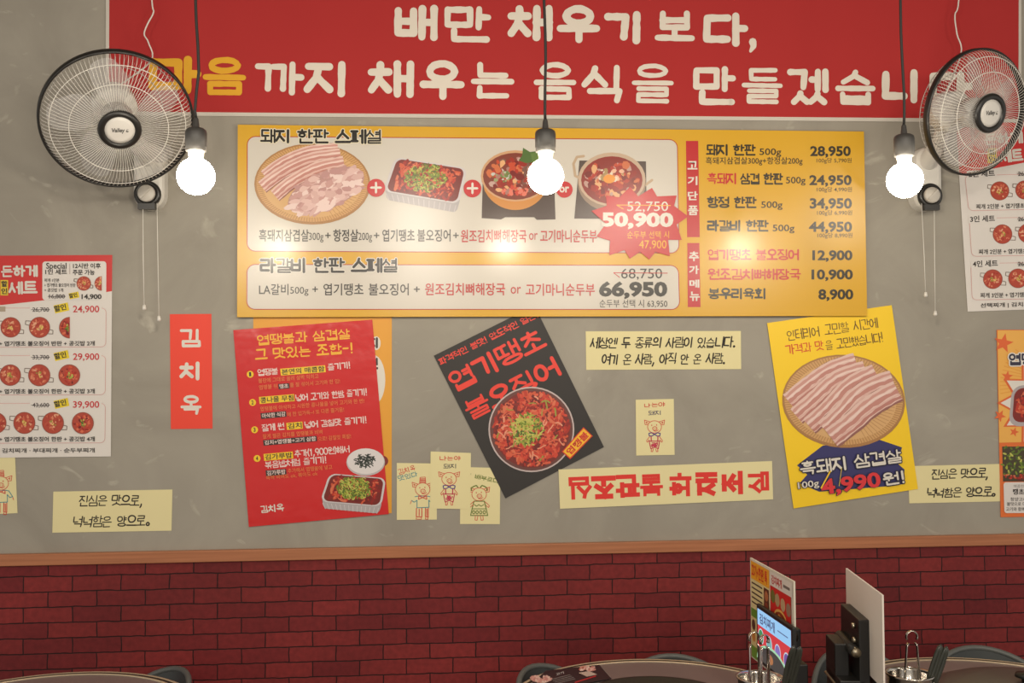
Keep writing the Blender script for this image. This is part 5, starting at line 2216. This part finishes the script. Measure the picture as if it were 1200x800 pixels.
def tongs(c, h, rz, lean, spread, label):
    """sprung steel tongs standing bow-up in a tub"""
    t = empty('tongs', c, label, 'tongs', 'steel tongs in the utensil tubs')
    t.rotation_euler = (lean, 0, rz)
    pts = []
    n = 14
    for i in range(n + 1):
        aa = PI + .55 - (PI + 1.1) * i / n
        pts.append((.0135 * math.cos(aa), 0, h - .0135 + .0135 * math.sin(aa)))
    left = [(-spread, 0, .004), (-spread * .9, 0, h * .45), (-.0125, 0, h - .036), (-.0085, 0, h - .028)]
    right = [(.0085, 0, h - .028), (.0125, 0, h - .036), (spread * .9, 0, h * .45), (spread, 0, .004)]
    for nm, ps in (('bow', pts), ('arm', left), ('arm', right)):
        m = MB()
        m.tube(ps, .0052, M_SS, 8, flat=.32)
        m.build(nm, t)
    return t


def handled(c, tip, label):
    """kitchen scissors resting with the dark loop handles up"""
    t = empty('kitchen_scissors', c, label, 'scissors', 'dark handled kitchen scissors in the tubs')
    d = np.array(tip) - np.array(c)
    L = np.linalg.norm(d)
    d /= L
    side = np.cross(d, np.array(FWD))
    side /= np.linalg.norm(side)
    for sgn in (-1, 1):
        m = MB()
        m.tube([d * (L * .02) + side * sgn * .002, d * (L * .55) + side * sgn * .003], .004, M_SS, 6, flat=.5)
        bl = m.build('blade', t)
        m = MB()
        ps = []
        for i in range(16):
            aa = 2 * PI * i / 16
            ps.append(d * (L * .76 + L * .23 * math.cos(aa)) + side * (sgn * .0072 + .0042 * math.sin(aa)))
        m.tube(ps, .0052, mat('dark_handle', (56, 58, 52), .25), 8, closed=True)
        m.build('handle', bl)
    return t


c1 = level(884, 787, TAB_H + .12)
c1 = np.array((c1[0], c1[1] - .045, TAB_H))
tub(c1, 'steel utensil tub beside the lit tablet on the middle table')
c2 = level(1056, 783, TAB_H + .12)
c2 = np.array((c2[0], c2[1] - .045, TAB_H))
tub(c2, 'steel utensil tub in front of the right table, beside the white card')


def height_at(c, py):
    """height of the photo row py above a floor point"""
    dpt = (np.array((c[0], c[1], 0)) - CAM) @ FWD
    d = ray([(600 + F_PX * ((np.array((c[0], c[1], 1.2)) - CAM) @ RGT) / dpt, py)])[0]
    s_ = ((c[0] - CAM[0]) * FWD[0] + (c[1] - CAM[1]) * FWD[1]) / (d[0] * FWD[0] + d[1] * FWD[1])
    return CAM[2] + d[2] * s_


hz = height_at(c1, 739) - TAB_H - .008
tongs((c1[0] - .016, c1[1] - .006, TAB_H + .008), hz, .2, .0, .013, 'steel tongs, taller pair in the middle table tub')
tongs((c1[0] + .014, c1[1] + .010, TAB_H + .008), hz - .012, .5, .0, .014, 'steel tongs, shorter pair nearer the lit tablet')
hz = height_at(c2, 739) - TAB_H - .008
tongs((c2[0] + .006, c2[1], TAB_H + .008), hz, .0, .0, .021, 'steel tongs standing alone in the right table tub')
p = facing(934, 758, 2.28)
handled((c1[0] + .028, c1[1] - .030, TAB_H + .010), p, 'dark handled scissors leaning right in the tub below the lit tablet')
dpt = (c2 - CAM) @ FWD
p = facing(1106, 757, dpt - .02)
handled((c2[0] + .012, c2[1] - .012, TAB_H + .010), p, 'dark handled scissors leaning right in the right table tub')
